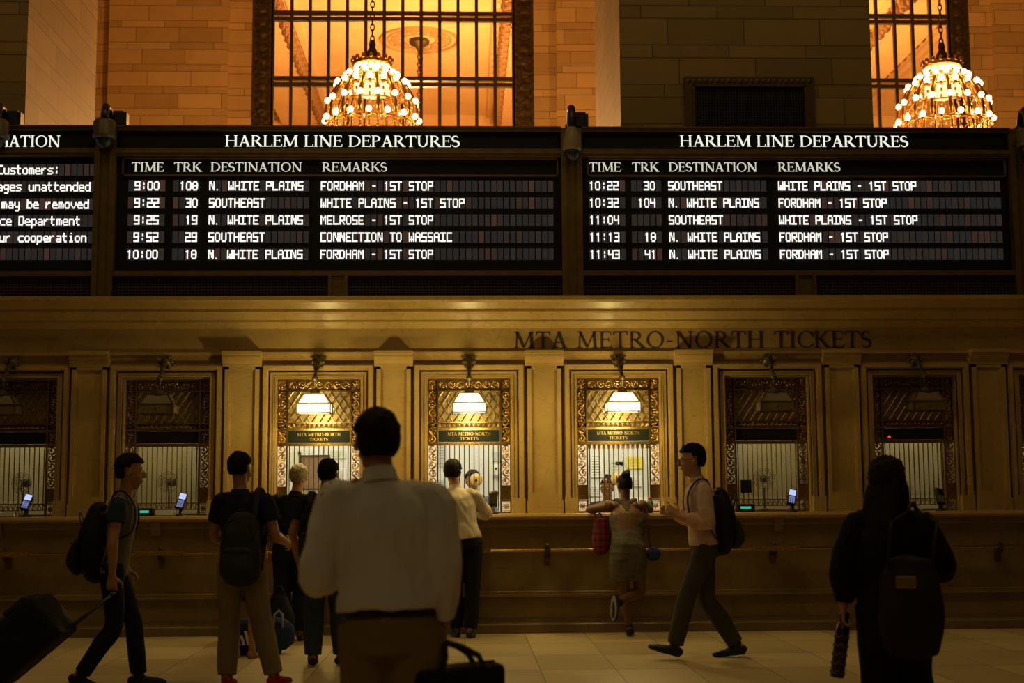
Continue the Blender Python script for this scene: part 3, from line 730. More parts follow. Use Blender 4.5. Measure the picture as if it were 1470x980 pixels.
def ticket_window(k):
    lit = k in LIT; x = bx(k)
    t = thing('ticket_window', NAMES[k], 'ticket window', (x, .47, 1.235), 0, None); t['kind'] = 'thing'
    H = lambda z: z-1.235
    mb = MB()
    for s in (-1, 1):
        for c, w in ((.452, .016), (.345, .018)): mb.box(s*c-w/2, s*c+w/2, -.02, .03, 0, H(2.705))
        for z in (1.37, 1.53, 1.985): mb.box(min(s*.35, s*.45), max(s*.35, s*.45), -.012, .03, H(z)-.008, H(z)+.008)
        mb.box(min(s*.35, s*.45), max(s*.35, s*.45), -.005, .03, H(1.38), H(1.525))
    for z, w in ((2.70, .016), (2.575, .014), (2.225, .012), (2.152, .02), (1.992, .034), (1.245, .02)): mb.box(-.45, .45, -.022, .03, H(z)-w/2, H(z)+w/2)
    mb.build('frame', BRASS if lit else BRASS_DIM, t)  # lit windows take the brighter brass, light put into the colour
    bm_ = BRASS_O if lit else BRASS_DIM
    for s in (-1, 1):
        mb = MB(); scroll(mb, s*.4, H(2.28), .58, .1, .0); scroll(mb, s*.4, H(1.76), .44, .1, .0)
        for a in range(4):
            mb.tube([(s*.4+.04*math.cos(a*math.pi/4), 0, H(1.31)+.04*math.sin(a*math.pi/4)), (s*.4-.04*math.cos(a*math.pi/4), 0, H(1.31)-.04*math.sin(a*math.pi/4))], .006, 5)
        mb.tube([(s*.4+.022*math.cos(q), 0, H(1.31)+.022*math.sin(q)) for q in [i*.52 for i in range(12)]], .005, 5, True)
        mb.tube([(s*.4-.045, 0, H(1.265)), (s*.4+.045, 0, H(1.265)), (s*.4+.045, 0, H(1.355)), (s*.4-.045, 0, H(1.355))], .005, 5, True)
        scroll(mb, s*.4, H(2.64), .1, .1, .0, True, 2)
        mb.build('scroll_panel', bm_, t, True)
    mb = MB(); scroll(mb, 0, H(2.638), .67, .1, .0, False); mb.build('scroll_panel', bm_, t, True)
    mb = MB(); mb.box(-.445, .445, .035, .045, H(2.15), H(2.70))
    for s in (-1, 1): mb.box(min(s*.35, s*.445), max(s*.35, s*.445), .035, .045, H(1.99), H(2.24))
    mb.build('backing_panel', TANP, t)
    mb = MB(); n = 9
    for i in range(-6, n+6):
        for s in (-1, 1):
            x0 = -.34+i*.085; 
            pts = [(x0+s*j*.005, .01 if s > 0 else .014, H(2.23)+j*.0075) for j in range(46)]
            pts = [p for p in pts if abs(p[0]) < .338]
            if len(pts) > 2: mb.tube([pts[0], pts[-1]], .0065, 5)
    mb.build('lattice', bm_, t)
    mb = MB()
    for i in range(14):
        u = -.33+i*.66/13; mb.tube([(u-.02, 0, H(2.175)), (u, 0, H(2.215)), (u+.02, 0, H(2.175))], .006, 5); mb.ball((u, -.002, H(2.185)), .009, 6, 4)
        if not lit: mb.tube([(u-.02, 0, H(1.31)), (u, 0, H(1.36)), (u+.02, 0, H(1.31))], .006, 5)
    if not lit: mb.box(-.34, .34, -.01, .01, H(1.36), H(1.372)); mb.box(-.34, .34, -.01, .01, H(1.295), H(1.305))
    mb.build('leaf_band', bm_, t)
    mb = MB(); mb.box(-.335, .335, -.008, .025, H(2.012), H(2.14)); sg = mb.build('sign', GREEN if lit else BBLACK, t)
    if lit:
        mb = MB(); serif_bm(mb, 'MTA METRO-NORTH', -.235, .235, H(2.083), .034, -.012, -.008, .06); serif_bm(mb, 'TICKETS', -.1, .1, H(2.032), .032, -.012, -.008, .06); mb.build('sign_lettering', GOLD_L, sg)
    if k == 4:
        mb = MB(); mb.ball((-.27, -.012, H(2.045)), (.018, .006, .014)); mb.build('indicator', RLED, sg)
    for i in range(13):
        u = -.318+i*.636/12; mb = MB(); mb.tube([(u, .0, H(1.3) if not lit else H(1.265)), (u, .0, H(1.98))], .0065, 6); mb.build('bar', BRASS_DIM if not lit else BRONZE, t)
    if k == 2:
        mb = MB()
        for i in range(13): u = -.318+i*.636/12; mb.box(u-.018, u+.018, .002, .012, H(1.93), H(1.975))
        mb.build('upper_plate', BRASS_DIM, t)
    mb = MB(); mb.box(-.34, .34, .02, .026, H(1.40), H(1.98)); mb.build('glass', PANEB, t)
    if lit:
        o = {0: None, 1: (.075, 1.60), 2: (-.02, 1.60)}[k]
        if o:
            mb = MB(); mtx = Matrix.Translation((o[0], .012, H(o[1]))) @ Matrix.Rotation(R(90), 4, 'X')
            mb.lathe([(.068, -.008), (.07, 0), (.066, .008), (.02, .012), (.0, .012)], n=28, mtx=mtx); d = mb.build('speaking_disc', DISC, t, True)
            mb = MB(); mb.box(o[0]-.006, o[0]+.006, -.004, .002, H(o[1])-.04, H(o[1])+.03); mb.ball((o[0], -.002, H(o[1])-.01), (.016, .004, .016), 8, 6); mb.build('slot', BRONZE, d)
    else:
        mb = MB(); mb.box(-.62, .62, .93, .94, H(1.1), H(2.75))
        mb.build('blind', BLIND, t)
    if k == 3:
        mb = MB(); mb.box(-.30, -.18, -.02, -.012, H(1.44), H(1.58)); 
        for i in range(4):
            for j in range(4): mb.box(-.295+i*.028, -.275+i*.028, -.024, -.02, H(1.45)+j*.03, H(1.47)+j*.03)
        mb.build('card', BLACKP, t)
    return t
TANP = simple('tan_backing', (.27, .215, .11), .35, .3, 8, .15)
DISC = simple('beige_disc', (.62, .50, .26), .5)
for k in BAYS: ticket_window(k)

# lamps over the windows
LN = {-2: 'unlit wall lantern over the window under the notice board, cut by the picture edge', -1: 'unlit wall lantern over the closed window just before the lit ones', 0: 'lit wall lantern over the window where the two customers queue', 1: 'lit wall lantern over the window of the clerk in blue', 2: 'lit wall lantern over the woman in the grey dress', 3: 'unlit wall lantern over the closed window with the black card', 4: 'unlit wall lantern over the window with the red dot'}
def wall_lamp(k):
    lit = k in LIT
    t = thing('wall_lamp', LN[k], 'lamp', (bx(k), .33, 2.88), 0, None)
    mb = MB(); mtx = Matrix.Rotation(R(90), 4, 'X')
    mb.lathe([(.055, 0), (.07, .015), (.06, .035), (.04, .05), (.02, .075), (.0, .08)], n=16, mtx=mtx)
    for i in range(6): a = i*math.pi/3; mb.ball((.062*math.cos(a), -.03, .062*math.sin(a)), (.022, .02, .022), 8, 6)
    mb.box(-.045, .045, -.03, 0, -.03, .07)
    mb.build('wall_plate', BRONZE, t, True)
    LY = -.33; zb = -.345
    mb = MB(); mb.tube([(0, -.04, 0), (0, -.12, -.04), (0, -.2, -.12), (0, -.28, -.16), (0, LY, -.2), (0, LY, -.30)], [.028, .026, .02, .018, .02, .014], 10)
    mb.ball((0, -.17, -.085), .032); mb.ball((0, LY, -.21), .034); mb.lathe([(.014, -.31), (.045, -.335), (.055, -.36), (.09, -.375)], (0, LY, 0), 16)
    mb.build('arm', BRONZE, t, True)
    # lantern: tapering upper panes, upright lower panes
    def hull(mb, a0, b0, z0, a1, b1, z1):
        v = [mb.b.verts.new((sx*a, LY+sy*b, z)) for a, b, z in ((a0, b0, z0), (a1, b1, z1)) for sx, sy in ((-1, -1), (1, -1), (1, 1), (-1, 1))]
        for i in range(4): mb.b.faces.new((v[i], v[(i+1) % 4], v[4+(i+1) % 4], v[4+i]))
        mb.b.faces.new(v[:4]); mb.b.faces.new(v[4:])
    z3, z2, z1, z0 = -.375, -.47, -.478, -.575
    mb = MB(); hull(mb, .172, .115, z0, .172, .115, z1); hull(mb, .165, .11, z2, .105, .07, z3)
    mb.build('shade', LAMPG if lit else LAMPO, t)
    mb = MB(); A, B = .175, .118
    for z in (z0, z1+.003):
        for s in (-1, 1): mb.tube([(-A, LY+s*B, z), (A, LY+s*B, z)], .009, 6); mb.tube([(s*A, LY-B, z), (s*A, LY+B, z)], .009, 6)
    for sx in (-1, 1):
        for sy in (-1, 1):
            mb.tube([(sx*A, LY+sy*B, z0), (sx*A, LY+sy*B, z1)], .009, 6); mb.tube([(sx*.168, LY+sy*.112, z2), (sx*.107, LY+sy*.072, z3)], .009, 6)
            mb.ball((sx*A, LY+sy*B, z0-.008), .01, 8, 6)
    mb.box(-.11, .11, LY-.075, LY+.075, z3-.004, z3+.008)
    mb.build('cage', BRONZE, t)
    if not lit: mb = MB(); mb.ball((0, LY-.118, -.525), (.012, .008, .016), 8, 6); mb.build('knob', BRONZE, t)
    if lit:
        point('lamp_light', (0, LY+.19, -.50), 5, (1, .76, .26), .05, t)
        point('lamp_light', (0, LY, -.66), 9, (1, .76, .26), .09, t)
        point('lamp_light', (0, LY-.34, -.52), 23, (1, .76, .26), .06, t)
for k in LN: wall_lamp(k)
for k in LIT:
    area('booth_light', (bx(k), 1.9, 3.2), 1.0, 42, (1, .90, .66))
for k in BAYS:
    if k not in LIT: area('blind_fill_light', (bx(k), .72, 2.75), .3, 3.8, (1, .88, .54), (R(40), 0, 0))  # added inside closed booths, aimed at the blinds to brighten them

# ================================================================== CHANDELIERS
def chandelier(loc, label):
    t = thing('chandelier', label, 'chandelier', loc, 0, None)
    # local z = 0 at the widest lower ring
    rings = [(.79, 0, 16, 0), (.745, .31, 16, .5), (.60, .62, 16, 0), (.43, .78, 16, .5), (.27, .90, 16, 0)]
    prof = [(.80, 0), (.79, .18), (.72, .4), (.60, .6), (.45, .77), (.30, .90), (.24, .96)]
    mb = MB()
    mb.lathe([(.0, 1.42), (.045, 1.42), (.06, 1.34), (.05, 1.30), (.09, 1.22), (.13, 1.10), (.15, 1.06), (.22, 1.0)], n=24); mb.build('canopy', BRONZE, t, True)
    mb = MB(); mb.lathe([(.30, 1.06), (.34, 1.04), (.33, .97), (.25, .95), (.22, 1.0)], n=32)
    for i in range(16): a = i*math.pi/8; mb.ball((.33*math.cos(a), .33*math.sin(a), 1.07), (.035, .035, .05), 8, 6)
    mb.build('crown', GOLD, t, True)
    mb = MB()
    for i in range(60):
        z = 1.45+i*.1; a = i % 2
        if z > ZC-loc[2]-.1: break
        mb.tube([((.032*math.cos(q))*(1-a), (.032*math.cos(q))*a, z+.065*math.sin(q)) for q in [j*math.pi/6 for j in range(12)]], .011, 5, True)
    mb.box(-.05, .05, -.05, .05, ZC-loc[2]-.15, ZC-loc[2])
    mb.build('chain', BRONZE, t, True)
    for i in range(16):
        a = 2*math.pi*(i+.5)/16; mb = MB()
        P = [(r*.96*math.cos(a), r*.96*math.sin(a), z) for r, z in prof]
        mb.tube(P, [.02, .024, .026, .026, .024, .02, .016], 6, flat=1.6)
        mb.build('rib', GOLD, t, True)
    mb = MB()
    for (r, z, n, ph) in rings:
        mb.tube([(r*.93*math.cos(2*math.pi*i/48), r*.93*math.sin(2*math.pi*i/48), z-.04) for i in range(48)], .014, 6, True)
        for i in range(n): a = 2*math.pi*(i+ph)/n; mb.lathe([(.012, -.06), (.035, -.05), (.03, -.02), (.02, 0)], (r*math.cos(a), r*math.sin(a), z-.02), 8); mb.tube([(r*.92*math.cos(a), r*.92*math.sin(a), z-.05), (r*math.cos(a), r*math.sin(a), z-.06)], .012, 5)
    mb.build('ring_frame', GOLD, t, True)
    bme = None
    for (r, z, n, ph) in rings:
        for i in range(n):
            a = 2*math.pi*(i+ph)/n
            if bme is None: b = MB().ball((0, 0, 0), (.05, .05, .054), 12, 8).build('bulb', BULB, t, True); bme = b.data
            else: b = link('bulb', bme, t)
            b.location = (r*math.cos(a), r*math.sin(a), z+.025)
    mb = MB()                                        # strings of crystal beads hung between the rings
    for i in range(32):
        a = 2*math.pi*i/32
        for j in range(11):
            u = j/10; q = u*(len(prof)-1); i0 = min(int(q), len(prof)-2); f = q-i0
            r = (prof[i0][0]*(1-f)+prof[i0+1][0]*f)*.86; z = prof[i0][1]*(1-f)+prof[i0+1][1]*f-.03
            mb.ball((r*math.cos(a), r*math.sin(a), z), (.022, .022, .034), 6, 4)
        for j in range(3): mb.ball((.74*math.cos(a), .74*math.sin(a), -.1-j*.06), (.02, .02, .035), 6, 4)
    o = mb.build('crystal_strings', CRYSTAL, t, True); o['kind'] = 'stuff'
    mb = MB(); mb.lathe([(.05, .98), (.2, .93), (.27, .78), (.31, .62), (.30, .5), (.2, .46), (.05, .45)], n=24); mb.build('inner_shade', INNER, t, True)
    mb = MB()
    for i in range(16):
        a = 2*math.pi*(i+.5)/16
        mb.tube([((.76-.07*math.sin(u))*math.cos(a), (.76-.07*math.sin(u))*math.sin(a), -.10+.085*math.cos(u)) for u in [j*math.pi/7 for j in range(8)]], [.006, .012, .017, .02, .02, .017, .012, .006], 6)
        mb.tube([(.72*math.cos(a), .72*math.sin(a), -.18), (.42*math.cos(a), .42*math.sin(a), -.31)], .01, 5)
    mb.build('scroll_band', GOLD, t, True)
    mb = MB(); mb.lathe([(.42, -.30), (.45, -.33), (.38, -.42), (.25, -.5), (.12, -.56), (.05, -.62), (.0, -.64)], n=32)
    mb.build('lower_basket', GOLD, t, True)
    point('chandelier_light', (0, 0, -1.0), 640, (1, .50, .15), .3, t)
    return t
CY = 8.1
c1 = at(534, 176, CY); c2 = at(1356, 178, CY)
chandelier(c1, 'lit chandelier over the middle departure board, whole dome in view before the wide window')
ch2 = chandelier(c2, 'lit chandelier over the departure board that lists no track for one train')
# ================================================================== COUNTER THINGS
rail = thing('bag_rail', 'long brass bag rail running along the marble counter front', 'rail', (0, 0, .84))
RZ = Zz(790, -.12)-.84
mb = MB(); mb.tube([(XL, -.12, RZ), (XR, -.12, RZ)], .016, 10); mb.build('rail_bar', BRASS, rail, True)
for p, plate in ((-110, 1), (8, 1), (120, 0), (230, 1), (345, 0), (460, 1), (570, 0), (670, 1), (786, 0), (1000, 0), (1112, 1), (1225, 0), (1330, 1), (1437, 0)):
    x = X(p, -.12, 790); mb = MB()
    mb.prof([(-.0, RZ-.16), (-.03, RZ-.16), (-.05, RZ-.08), (-.13, RZ-.03), (-.14, RZ+.02), (-.1, RZ+.03), (0, RZ-.0)], x-.028, x+.028)
    mb.ball((x, -.11, RZ+.045), (.022, .022, .028), 8, 6); mb.build('bracket', BRONZE, rail)
    if plate: mb = MB(); mb.box(x-.25, x+.25, -.2, -.06, RZ+.012, RZ+.03, .006); mb.box(x-.25, x+.25, -.205, -.195, RZ-.02, RZ+.03); mb.build('shelf_plate', BRASS, rail)

def card_terminal(px, label, lit=True, rz=0.0, Y=.12):
    c = at(px, 728, Y); t = thing('card_terminal', label, 'card terminal', (c.x, Y, 1.235), rz, None)
    mb = MB(); mb.lathe([(.06, 0), (.062, .012), (.03, .02), (.022, .03), (.02, .10)], n=18); mb.build('stand', BLACKP, t, True)
    rot = Matrix.Translation((0, 0, .15)) @ Matrix.Rotation(R(-30), 4, 'X') @ Matrix.Rotation(R(14), 4, 'Y')
    mb = MB(); mb.box(-.045, .045, -.02, .025, -.09, .10, .012, rot); mb.build('reader_body', BLACKP, t, False)
    mb = MB(); mb.box(-.034, .034, -.024, -.019, .02, .085, 0, rot); mb.build('screen', SCREEN if lit else BBLACK, t)
    mb = MB()
    for i in range(3):
        for j in range(4): mb.box(-.03+i*.022, -.014+i*.022, -.025, -.019, -.075+j*.021, -.06+j*.021, 0, rot)
    mb.build('keypad', KEYS if lit else GREYP, t)
    return t
KEYS = emit('lit_keys', (.3, .4, .9), .5)
card_terminal(38, 'black card terminal with lit blue screen at the edge window under the notice board', True, R(8))
card_terminal(260, 'black card terminal with lit blue screen before the first closed window', True, R(8))
card_terminal(708, 'black card terminal seen from its dark back beside the man in the white shirt', False, R(-150), .06)
card_terminal(1137, 'black card terminal with lit blue screen at the window with the black card', True, R(0))
card_terminal(1350, 'dark card terminal with unlit screen at the window with the red dot', False, R(20))
def fare_display(px, label):
    c = at(px, 735, .1); t = thing('fare_display', label, 'display', (c.x, .1, 1.235))
    mb = MB(); mb.box(-.10, .10, -.03, .05, 0, .085, .01); mb.build('case', BLACKP, t)
    mb = MB(); mb.box(-.055, .055, -.034, -.029, .035, .06); mb.build('lit_digits', GLED, t)
fare_display(207, 'small black fare display with green digits beside a stack of white leaflets')
fare_display(1070, 'small black fare display with green digits at the window with the black card')
def leaflets(px, w, h, label):
    c = at(px, 735, .12); t = thing('leaflet_tray', label, 'leaflet tray', (c.x, .12, 1.235))
    mb = MB(); mb.box(-w/2, w/2, -.08, .08, 0, .012); mb.box(-w/2, w/2, .07, .08, 0, h+.01); mb.build('tray', GREYP, t)
    mb = MB()
    for i in range(6): mb.box(-w/2+.01+.002*(i % 3), w/2-.01-.002*(i % 2), -.07, .065, .012+i*h/7, .012+(i+.8)*h/7)
    mb.build('leaflet_stack', WHITE, t)
leaflets(238, .2, .06, 'low tray of white leaflets between the fare display and the lit terminal')
leaflets(12, .18, .05, 'low tray of leaflets at the window under the notice board')
leaflets(1310, .2, .05, 'tray of leaflets at the window with the red dot')
bt = at(933, 725, .08); t = thing('drink_bottle', 'small teal bottle with an orange cap on the counter by the woman', 'bottle', (bt.x, .08, 1.235))
mb = MB(); mb.lathe([(.034, 0), (.036, .01), (.036, .1), (.03, .125), (.015, .14)], n=18); mb.build('bottle_body', simple('teal_plastic', (.03, .16, .15), .3), t, True)
mb = MB(); mb.lathe([(.02, .138), (.02, .165), (.018, .168)], n=14); mb.build('cap', simple('orange_plastic', (.8, .16, .03), .4), t, True)
def fan(px, label):
    c = at(px, 690, .66); t = thing('desk_fan', label, 'fan', (c.x, .66, 1.235), R(-10))
    mb = MB(); mb.lathe([(.08, 0), (.08, .015), (.03, .03), (.012, .04)], n=20); mb.tube([(0, 0, .03), (0, 0, .26)], .01, 8); mb.build('stand', GREYP, t, True)
    mb = MB(); z = .36
    for r in (.115, .09, .06, .03):
        mb.tube([(r*math.cos(i*math.pi/14), -.03-.02*(1-r/.115), z+r*math.sin(i*math.pi/14)) for i in range(28)], .0025, 4, True)
    for i in range(18): a = i*math.pi/9; mb.tube([(.02*math.cos(a), -.05, z+.02*math.sin(a)), (.115*math.cos(a), -.03, z+.115*math.sin(a)), (.09*math.cos(a), .03, z+.09*math.sin(a))], .002, 4)
    mb.build('cage', GREYP, t)
    mb = MB()
    for i in range(3):
        a = i*2.09
        pts = [(.015*math.cos(a), -.01, z+.015*math.sin(a)), (.06*math.cos(a+.25), -.012, z+.06*math.sin(a+.25)), (.095*math.cos(a+.5), -.01, z+.095*math.sin(a+.5))]
        mb.tube(pts, [.012, .032, .014], 8, flat=.2)
    mb.ball((0, -.01, z), .022, 10, 6); mb.build('blade_rotor', simple('fan_blade', (.3, .3, .27), .4), t, True)
    mb = MB(); mb.lathe([(.02, -.04), (.045, -.02), (.045, .05), (.03, .07)], n=16, mtx=Matrix.Translation((0, .06, z)) @ Matrix.Rotation(R(-90), 4, 'X')); mb.build('motor', GREYP, t, True)
fan(33, 'small desk fan behind the bars of the window under the notice board')
fan(243, 'small desk fan behind the bars of the first closed window')
fan(1097, 'small desk fan behind the bars of the window with the black card')
PALEG = simple('pale_green_paper', (.62, .66, .5), .8); PALEB = simple('pale_grey_paper', (.5, .54, .56), .8)
# booth contents seen through the bars
BYK = 3.04
def notice(px, py, w, h, mt, label, cat='notice', Y=BYK):
    c = at(px, py, Y); mb = MB(); mb.box(-w/2, w/2, -.008, 0, -h/2, h/2)
    o = mb.build('wall_notice', mt, None, False, (c.x, Y, c.z)); tag(o, label, cat); return o
def lines(o, w, h, n, mt=None):
    mb = MB()
    for i in range(n): z = h/2-h*(i+1)/(n+1); mb.box(-w*.4, w*(.05+.3*random.random()), -.011, -.008, z-h*.012, z+h*.012)
    mb.build('print_lines', mt or GREYP, o)
bd = thing('pin_board', 'brown framed board on the back wall behind the two queueing customers', 'board', (at(452, 678, BYK).x, BYK, at(452, 678, BYK).z))
mb = MB(); mb.box(-.17, .17, -.02, 0, -.2, .2); mb.build('panel', BROWNP, bd); mb = MB()
for a in ((-.19, .19, .2, .22), (-.19, .19, -.22, -.2), (-.19, -.17, -.2, .2), (.17, .19, -.2, .2)): mb.box(a[0], a[1], -.03, 0, a[2], a[3])
mb.build('frame', BRONZE, bd)
for i, (px, py, w, h, mt, n, lb) in enumerate((
  (424, 668, .14, .34, PALEG, 0, 'tall pale green sheet beside the brown board in the first lit window'), (445, 648, .3, .09, WHITE, 3, 'wide white sheet pinned above the brown board'),
  (485, 652, .2, .1, PALEG, 3, 'pale sheet pinned high beside the brown board'), (487, 680, .17, .16, WHITE, 5, 'white printed sheet at the height of the brown board, on its far side'), (489, 706, .17, .14, PALEG, 4, 'pale printed sheet below another sheet near the brown board'),
  (634, 652, .12, .3, PALEB, 8, 'tall printed list on the back wall behind the white shirted customer'), (632, 700, .12, .2, PALEB, 5, 'lower printed list behind the white shirted customer'),
  (716, 655, .16, .12, PALEB, 0, 'pale blank sheet on the back wall behind the clerk in blue'),
  (857, 668, .16, .3, WHITE, 8, 'tall printed list in the window of the grey dress woman'), (855, 704, .16, .14, WHITE, 4, 'printed sheet under the tall list behind the clerk with glasses'), (884, 672, .12, .2, PALEG, 4, 'narrow pale sheet above the head of the clerk with glasses'),
  (911, 664, .22, .15, YELLOW, 3, 'yellow poster on the back wall above the woman in the grey dress'), (910, 690, .2, .14, WHITE, 5, 'white printed sheet directly below the yellow poster'), (889, 665, .1, .04, BBLACK, 0, 'small black label next to the yellow poster'))):
    o = notice(px, py, w, h, mt, lb)
    if n: lines(o, w, h, n)
sw = notice(712, 675, .11, .16, WHITE, 'white wall phone box behind the clerk in the blue shirt', 'wall box'); sw.name = 'wall_box'
mb = MB(); mb.box(-.04, .04, -.05, -.008, -.06, .05, .01); mb.build('cover', PAINT, sw); mb = MB(); mb.ball((.0, -.05, .02), .014); mb.build('button', BLACKP, sw)

# ================================================================== PEOPLE
def V3(p): return Vector(p)
BASE = dict(pel=(0, 0, .94), waist=(0, .005, 1.08), chest=(0, .01, 1.27), neck=(0, -.015, 1.455), head=(0, .015, 1.63), hrot=(0, 0, 0),
  shL=(-.175, -.01, 1.405), elL=(-.225, -.03, 1.12), wrL=(-.23, .04, .88), shR=(.175, -.01, 1.405), elR=(.225, -.03, 1.12), wrR=(.23, .04, .88),
  hipL=(-.085, 0, .90), knL=(-.095, .02, .49), anL=(-.10, -.03, .085), hipR=(.085, 0, .90), knR=(.095, .02, .49), anR=(.10, -.03, .085),
  toL=(-.15, 1, -.0), toR=(.15, 1, -.0), curlL=25, curlR=25, dirL=None, dirR=None, palmL=(1, 0, 0), palmR=(-1, 0, 0))
class Fig:
    def __init__(s, name, label, loc, rz, H, skin, g=1.0, seed=1, **pose):
        s.k = H/1.75; s.g = g; s.seed = seed
        p = dict(BASE); p.update(pose)
        s.p = {q: (Vector(v)*s.k if q[:2] in ('pe', 'wa', 'ch', 'ne', 'he', 'sh', 'el', 'wr', 'hi', 'kn', 'an') and isinstance(v, tuple) and q != 'hrot' else v) for q, v in p.items()}
        s.skin = skin
        s.root = s.body(name); s.root.location = loc; s.root.rotation_euler = (0, 0, rz); tag(s.root, label, 'person')
    def hm(s):
        a, b, c = s.p['hrot']; k = s.k
        return Matrix.Translation(s.p['head']) @ Matrix.Rotation(R(a), 4, 'Z') @ Matrix.Rotation(R(b), 4, 'X') @ Matrix.Rotation(R(c), 4, 'Y') @ Matrix.Scale(k, 4)
    def hand(s, mb, L):
        p, k = s.p, s.k
        wr = p['wr'+L]; el = p['el'+L]
        d = (Vector(p['dir'+L]) if p['dir'+L] else (wr-el)).normalized()
        n = Vector(p['palm'+L]); n = (n-d*n.dot(d)).normalized()
        sd = d.cross(n)*(1 if L == 'R' else -1)             # towards the thumb
        sgn = 1
        mb.loft([wr-d*.02*k, wr+d*.02*k, wr+d*.06*k, wr+d*.09*k], [(.026*k, .02*k), (.033*k, .017*k), (.041*k, .015*k), (.04*k, .013*k)], side=tuple(sd), n=12, sub=2)
        c = R(p['curl'+L])
        for off, ln in ((.032, .071), (.0105, .08), (-.011, .075), (-.032, .058)):
            q = wr+d*.082*k+sd*off*k; pts = [q]; ang = c*.5
            for f in (.45, .32, .25):
                v = d*math.cos(ang)+n*math.sin(ang)+sd*(off*1.2)
                q = q+v*ln*f*k*1.02; pts.append(q); ang += c
            mb.loft(pts, [.0092*k, .0088*k, .0078*k, .0066*k], side=tuple(sd), n=8, sub=2)
        q = wr+d*.03*k+sd*.03*k
        mb.loft([q-sd*.012*k, q+(d*.6+sd*.75+n*.25).normalized()*.035*k, q+(d*.85+sd*.7+n*.45).normalized()*.068*k, q+(d*1.0+sd*.55+n*.5).normalized()*.092*k], [.014*k, .0115*k, .0098*k, .0072*k], side=tuple(sd), n=8, sub=2)
    def torso(s): return [s.p['pel']+Vector((0, 0, -.07))*s.k, s.p['pel'], s.p['waist'], s.p['chest'], s.p['chest'].lerp(s.p['neck'], .6), s.p['neck']]
    def body(s, name):
        p, k, g = s.p, s.k, s.g; mb = MB()
        mb.loft(s.torso(), [(.11*k*g, .07*k*g), (.15*k*g, .098*k*g), (.132*k*g, .095*k*g), (.155*k*g, .108*k*g), (.135*k, .085*k), (.062*k, .06*k)], n=18)
        hm = s.hm(); hp = lambda x, y, z: hm @ Vector((x, y, z))
        mb.loft([p['neck']+Vector((0, 0, -.04))*k, p['neck'].lerp(p['head'], .35), hp(0, -.015, -.03)], [.062*k, .054*k, .055*k], n=14)
        mb.ball(hp(0, -.014, .028), (.074*k, .094*k, .088*k), 20, 14, hm.to_3x3().to_4x4() @ Matrix.Scale(1/k, 4))
        sx = tuple(hm.to_3x3() @ Vector((1, 0, 0)))
        mb.loft([hp(0, .022, .07), hp(0, .034, .02), hp(0, .036, -.04), hp(0, .046, -.085), hp(0, .05, -.108)], [(.058*k, .056*k), (.064*k, .06*k), (.057*k, .055*k), (.04*k, .042*k), (.022*k, .025*k)], side=sx, n=16)
        mb.loft([hp(0, .088, .025), hp(0, .104, .0), hp(0, .114, -.022), hp(0, .098, -.03)], [.008*k, .010*k, .014*k, .011*k], side=sx, n=8)
        for sg in (-1, 1):
            mb.ball(hp(sg*.078, -.006, -.004), (.008*k, .019*k, .031*k), 10, 8, hm.to_3x3().to_4x4() @ Matrix.Scale(1/k, 4))
            mb.ball(hp(sg*.03, .082, .032), (.024*k, .012*k, .008*k), 10, 6, hm.to_3x3().to_4x4() @ Matrix.Scale(1/k, 4))
            mb.ball(hp(sg*.038, .068, -.03), (.022*k, .02*k, .02*k), 10, 6)
        mb.ball(hp(0, .092, -.056), (.022*k, .009*k, .006*k), 10, 6, hm.to_3x3().to_4x4() @ Matrix.Scale(1/k, 4))
        mb.ball(hp(0, .089, -.066), (.019*k, .009*k, .006*k), 10, 6, hm.to_3x3().to_4x4() @ Matrix.Scale(1/k, 4))
        for L in 'LR':
            sh, el, wr = p['sh'+L], p['el'+L], p['wr'+L]
            mb.loft([p['chest'].lerp(p['neck'], .62), sh, sh.lerp(el, .4), el, el.lerp(wr, .3), el.lerp(wr, .7), wr], [.06*k, .056*k*g, .049*k*g, .040*k, .043*k*g, .033*k, .027*k], n=12)
            s.hand(mb, L)
            hi, kn, an = p['hip'+L], p['kn'+L], p['an'+L]
            mb.loft([hi+Vector((0, 0, .03))*k, hi.lerp(kn, .35), kn, kn.lerp(an, .3), kn.lerp(an, .7), an], [.088*k*g, .078*k*g, .055*k*g, .056*k*g, .042*k, .036*k], n=14)
            t = Vector(p['to'+L]).normalized(); sole = s.sole(L)
            mb.loft([an+Vector((0, 0, .02))*k, an-t*.02*k+sole*.035*k, an+t*.07*k+sole*.045*k, an+t*.16*k+sole*.058*k], [.036*k, (.034*k, .036*k), (.04*k, .03*k), (.03*k, .018*k)], side=tuple(t.cross(sole)), n=10)
        o = mb.organic(name, s.skin, None, .0062*max(k, .9), 5)
        return o
    def sole(s, L):
        t = Vector(s.p['to'+L]).normalized(); sh = (s.p['an'+L]-s.p['kn'+L]).normalized()
        d = (sh-t*sh.dot(t)); return d.normalized()
    def eyes(s):
        hm = s.hm(); k = s.k
        for sg in (-1, 1):
            mb = MB(); mb.ball(hm @ Vector((sg*.031, .083, .010)), .0125*k, 12, 8); e = mb.build('eye', EYEW, s.root, True)
            mb = MB(); mb.ball(hm @ Vector((sg*.031, .0905, .010)), .0062*k, 10, 6); mb.build('iris', EYED, e, True)
        mb = MB(); mb.loft([hm @ Vector((x, y, -.061)) for x, y in ((-.022, .094), (0, .103), (.022, .094))], [.002*k, .0045*k, .002*k], n=6); mb.build('lips', LIPS, s.root, True)
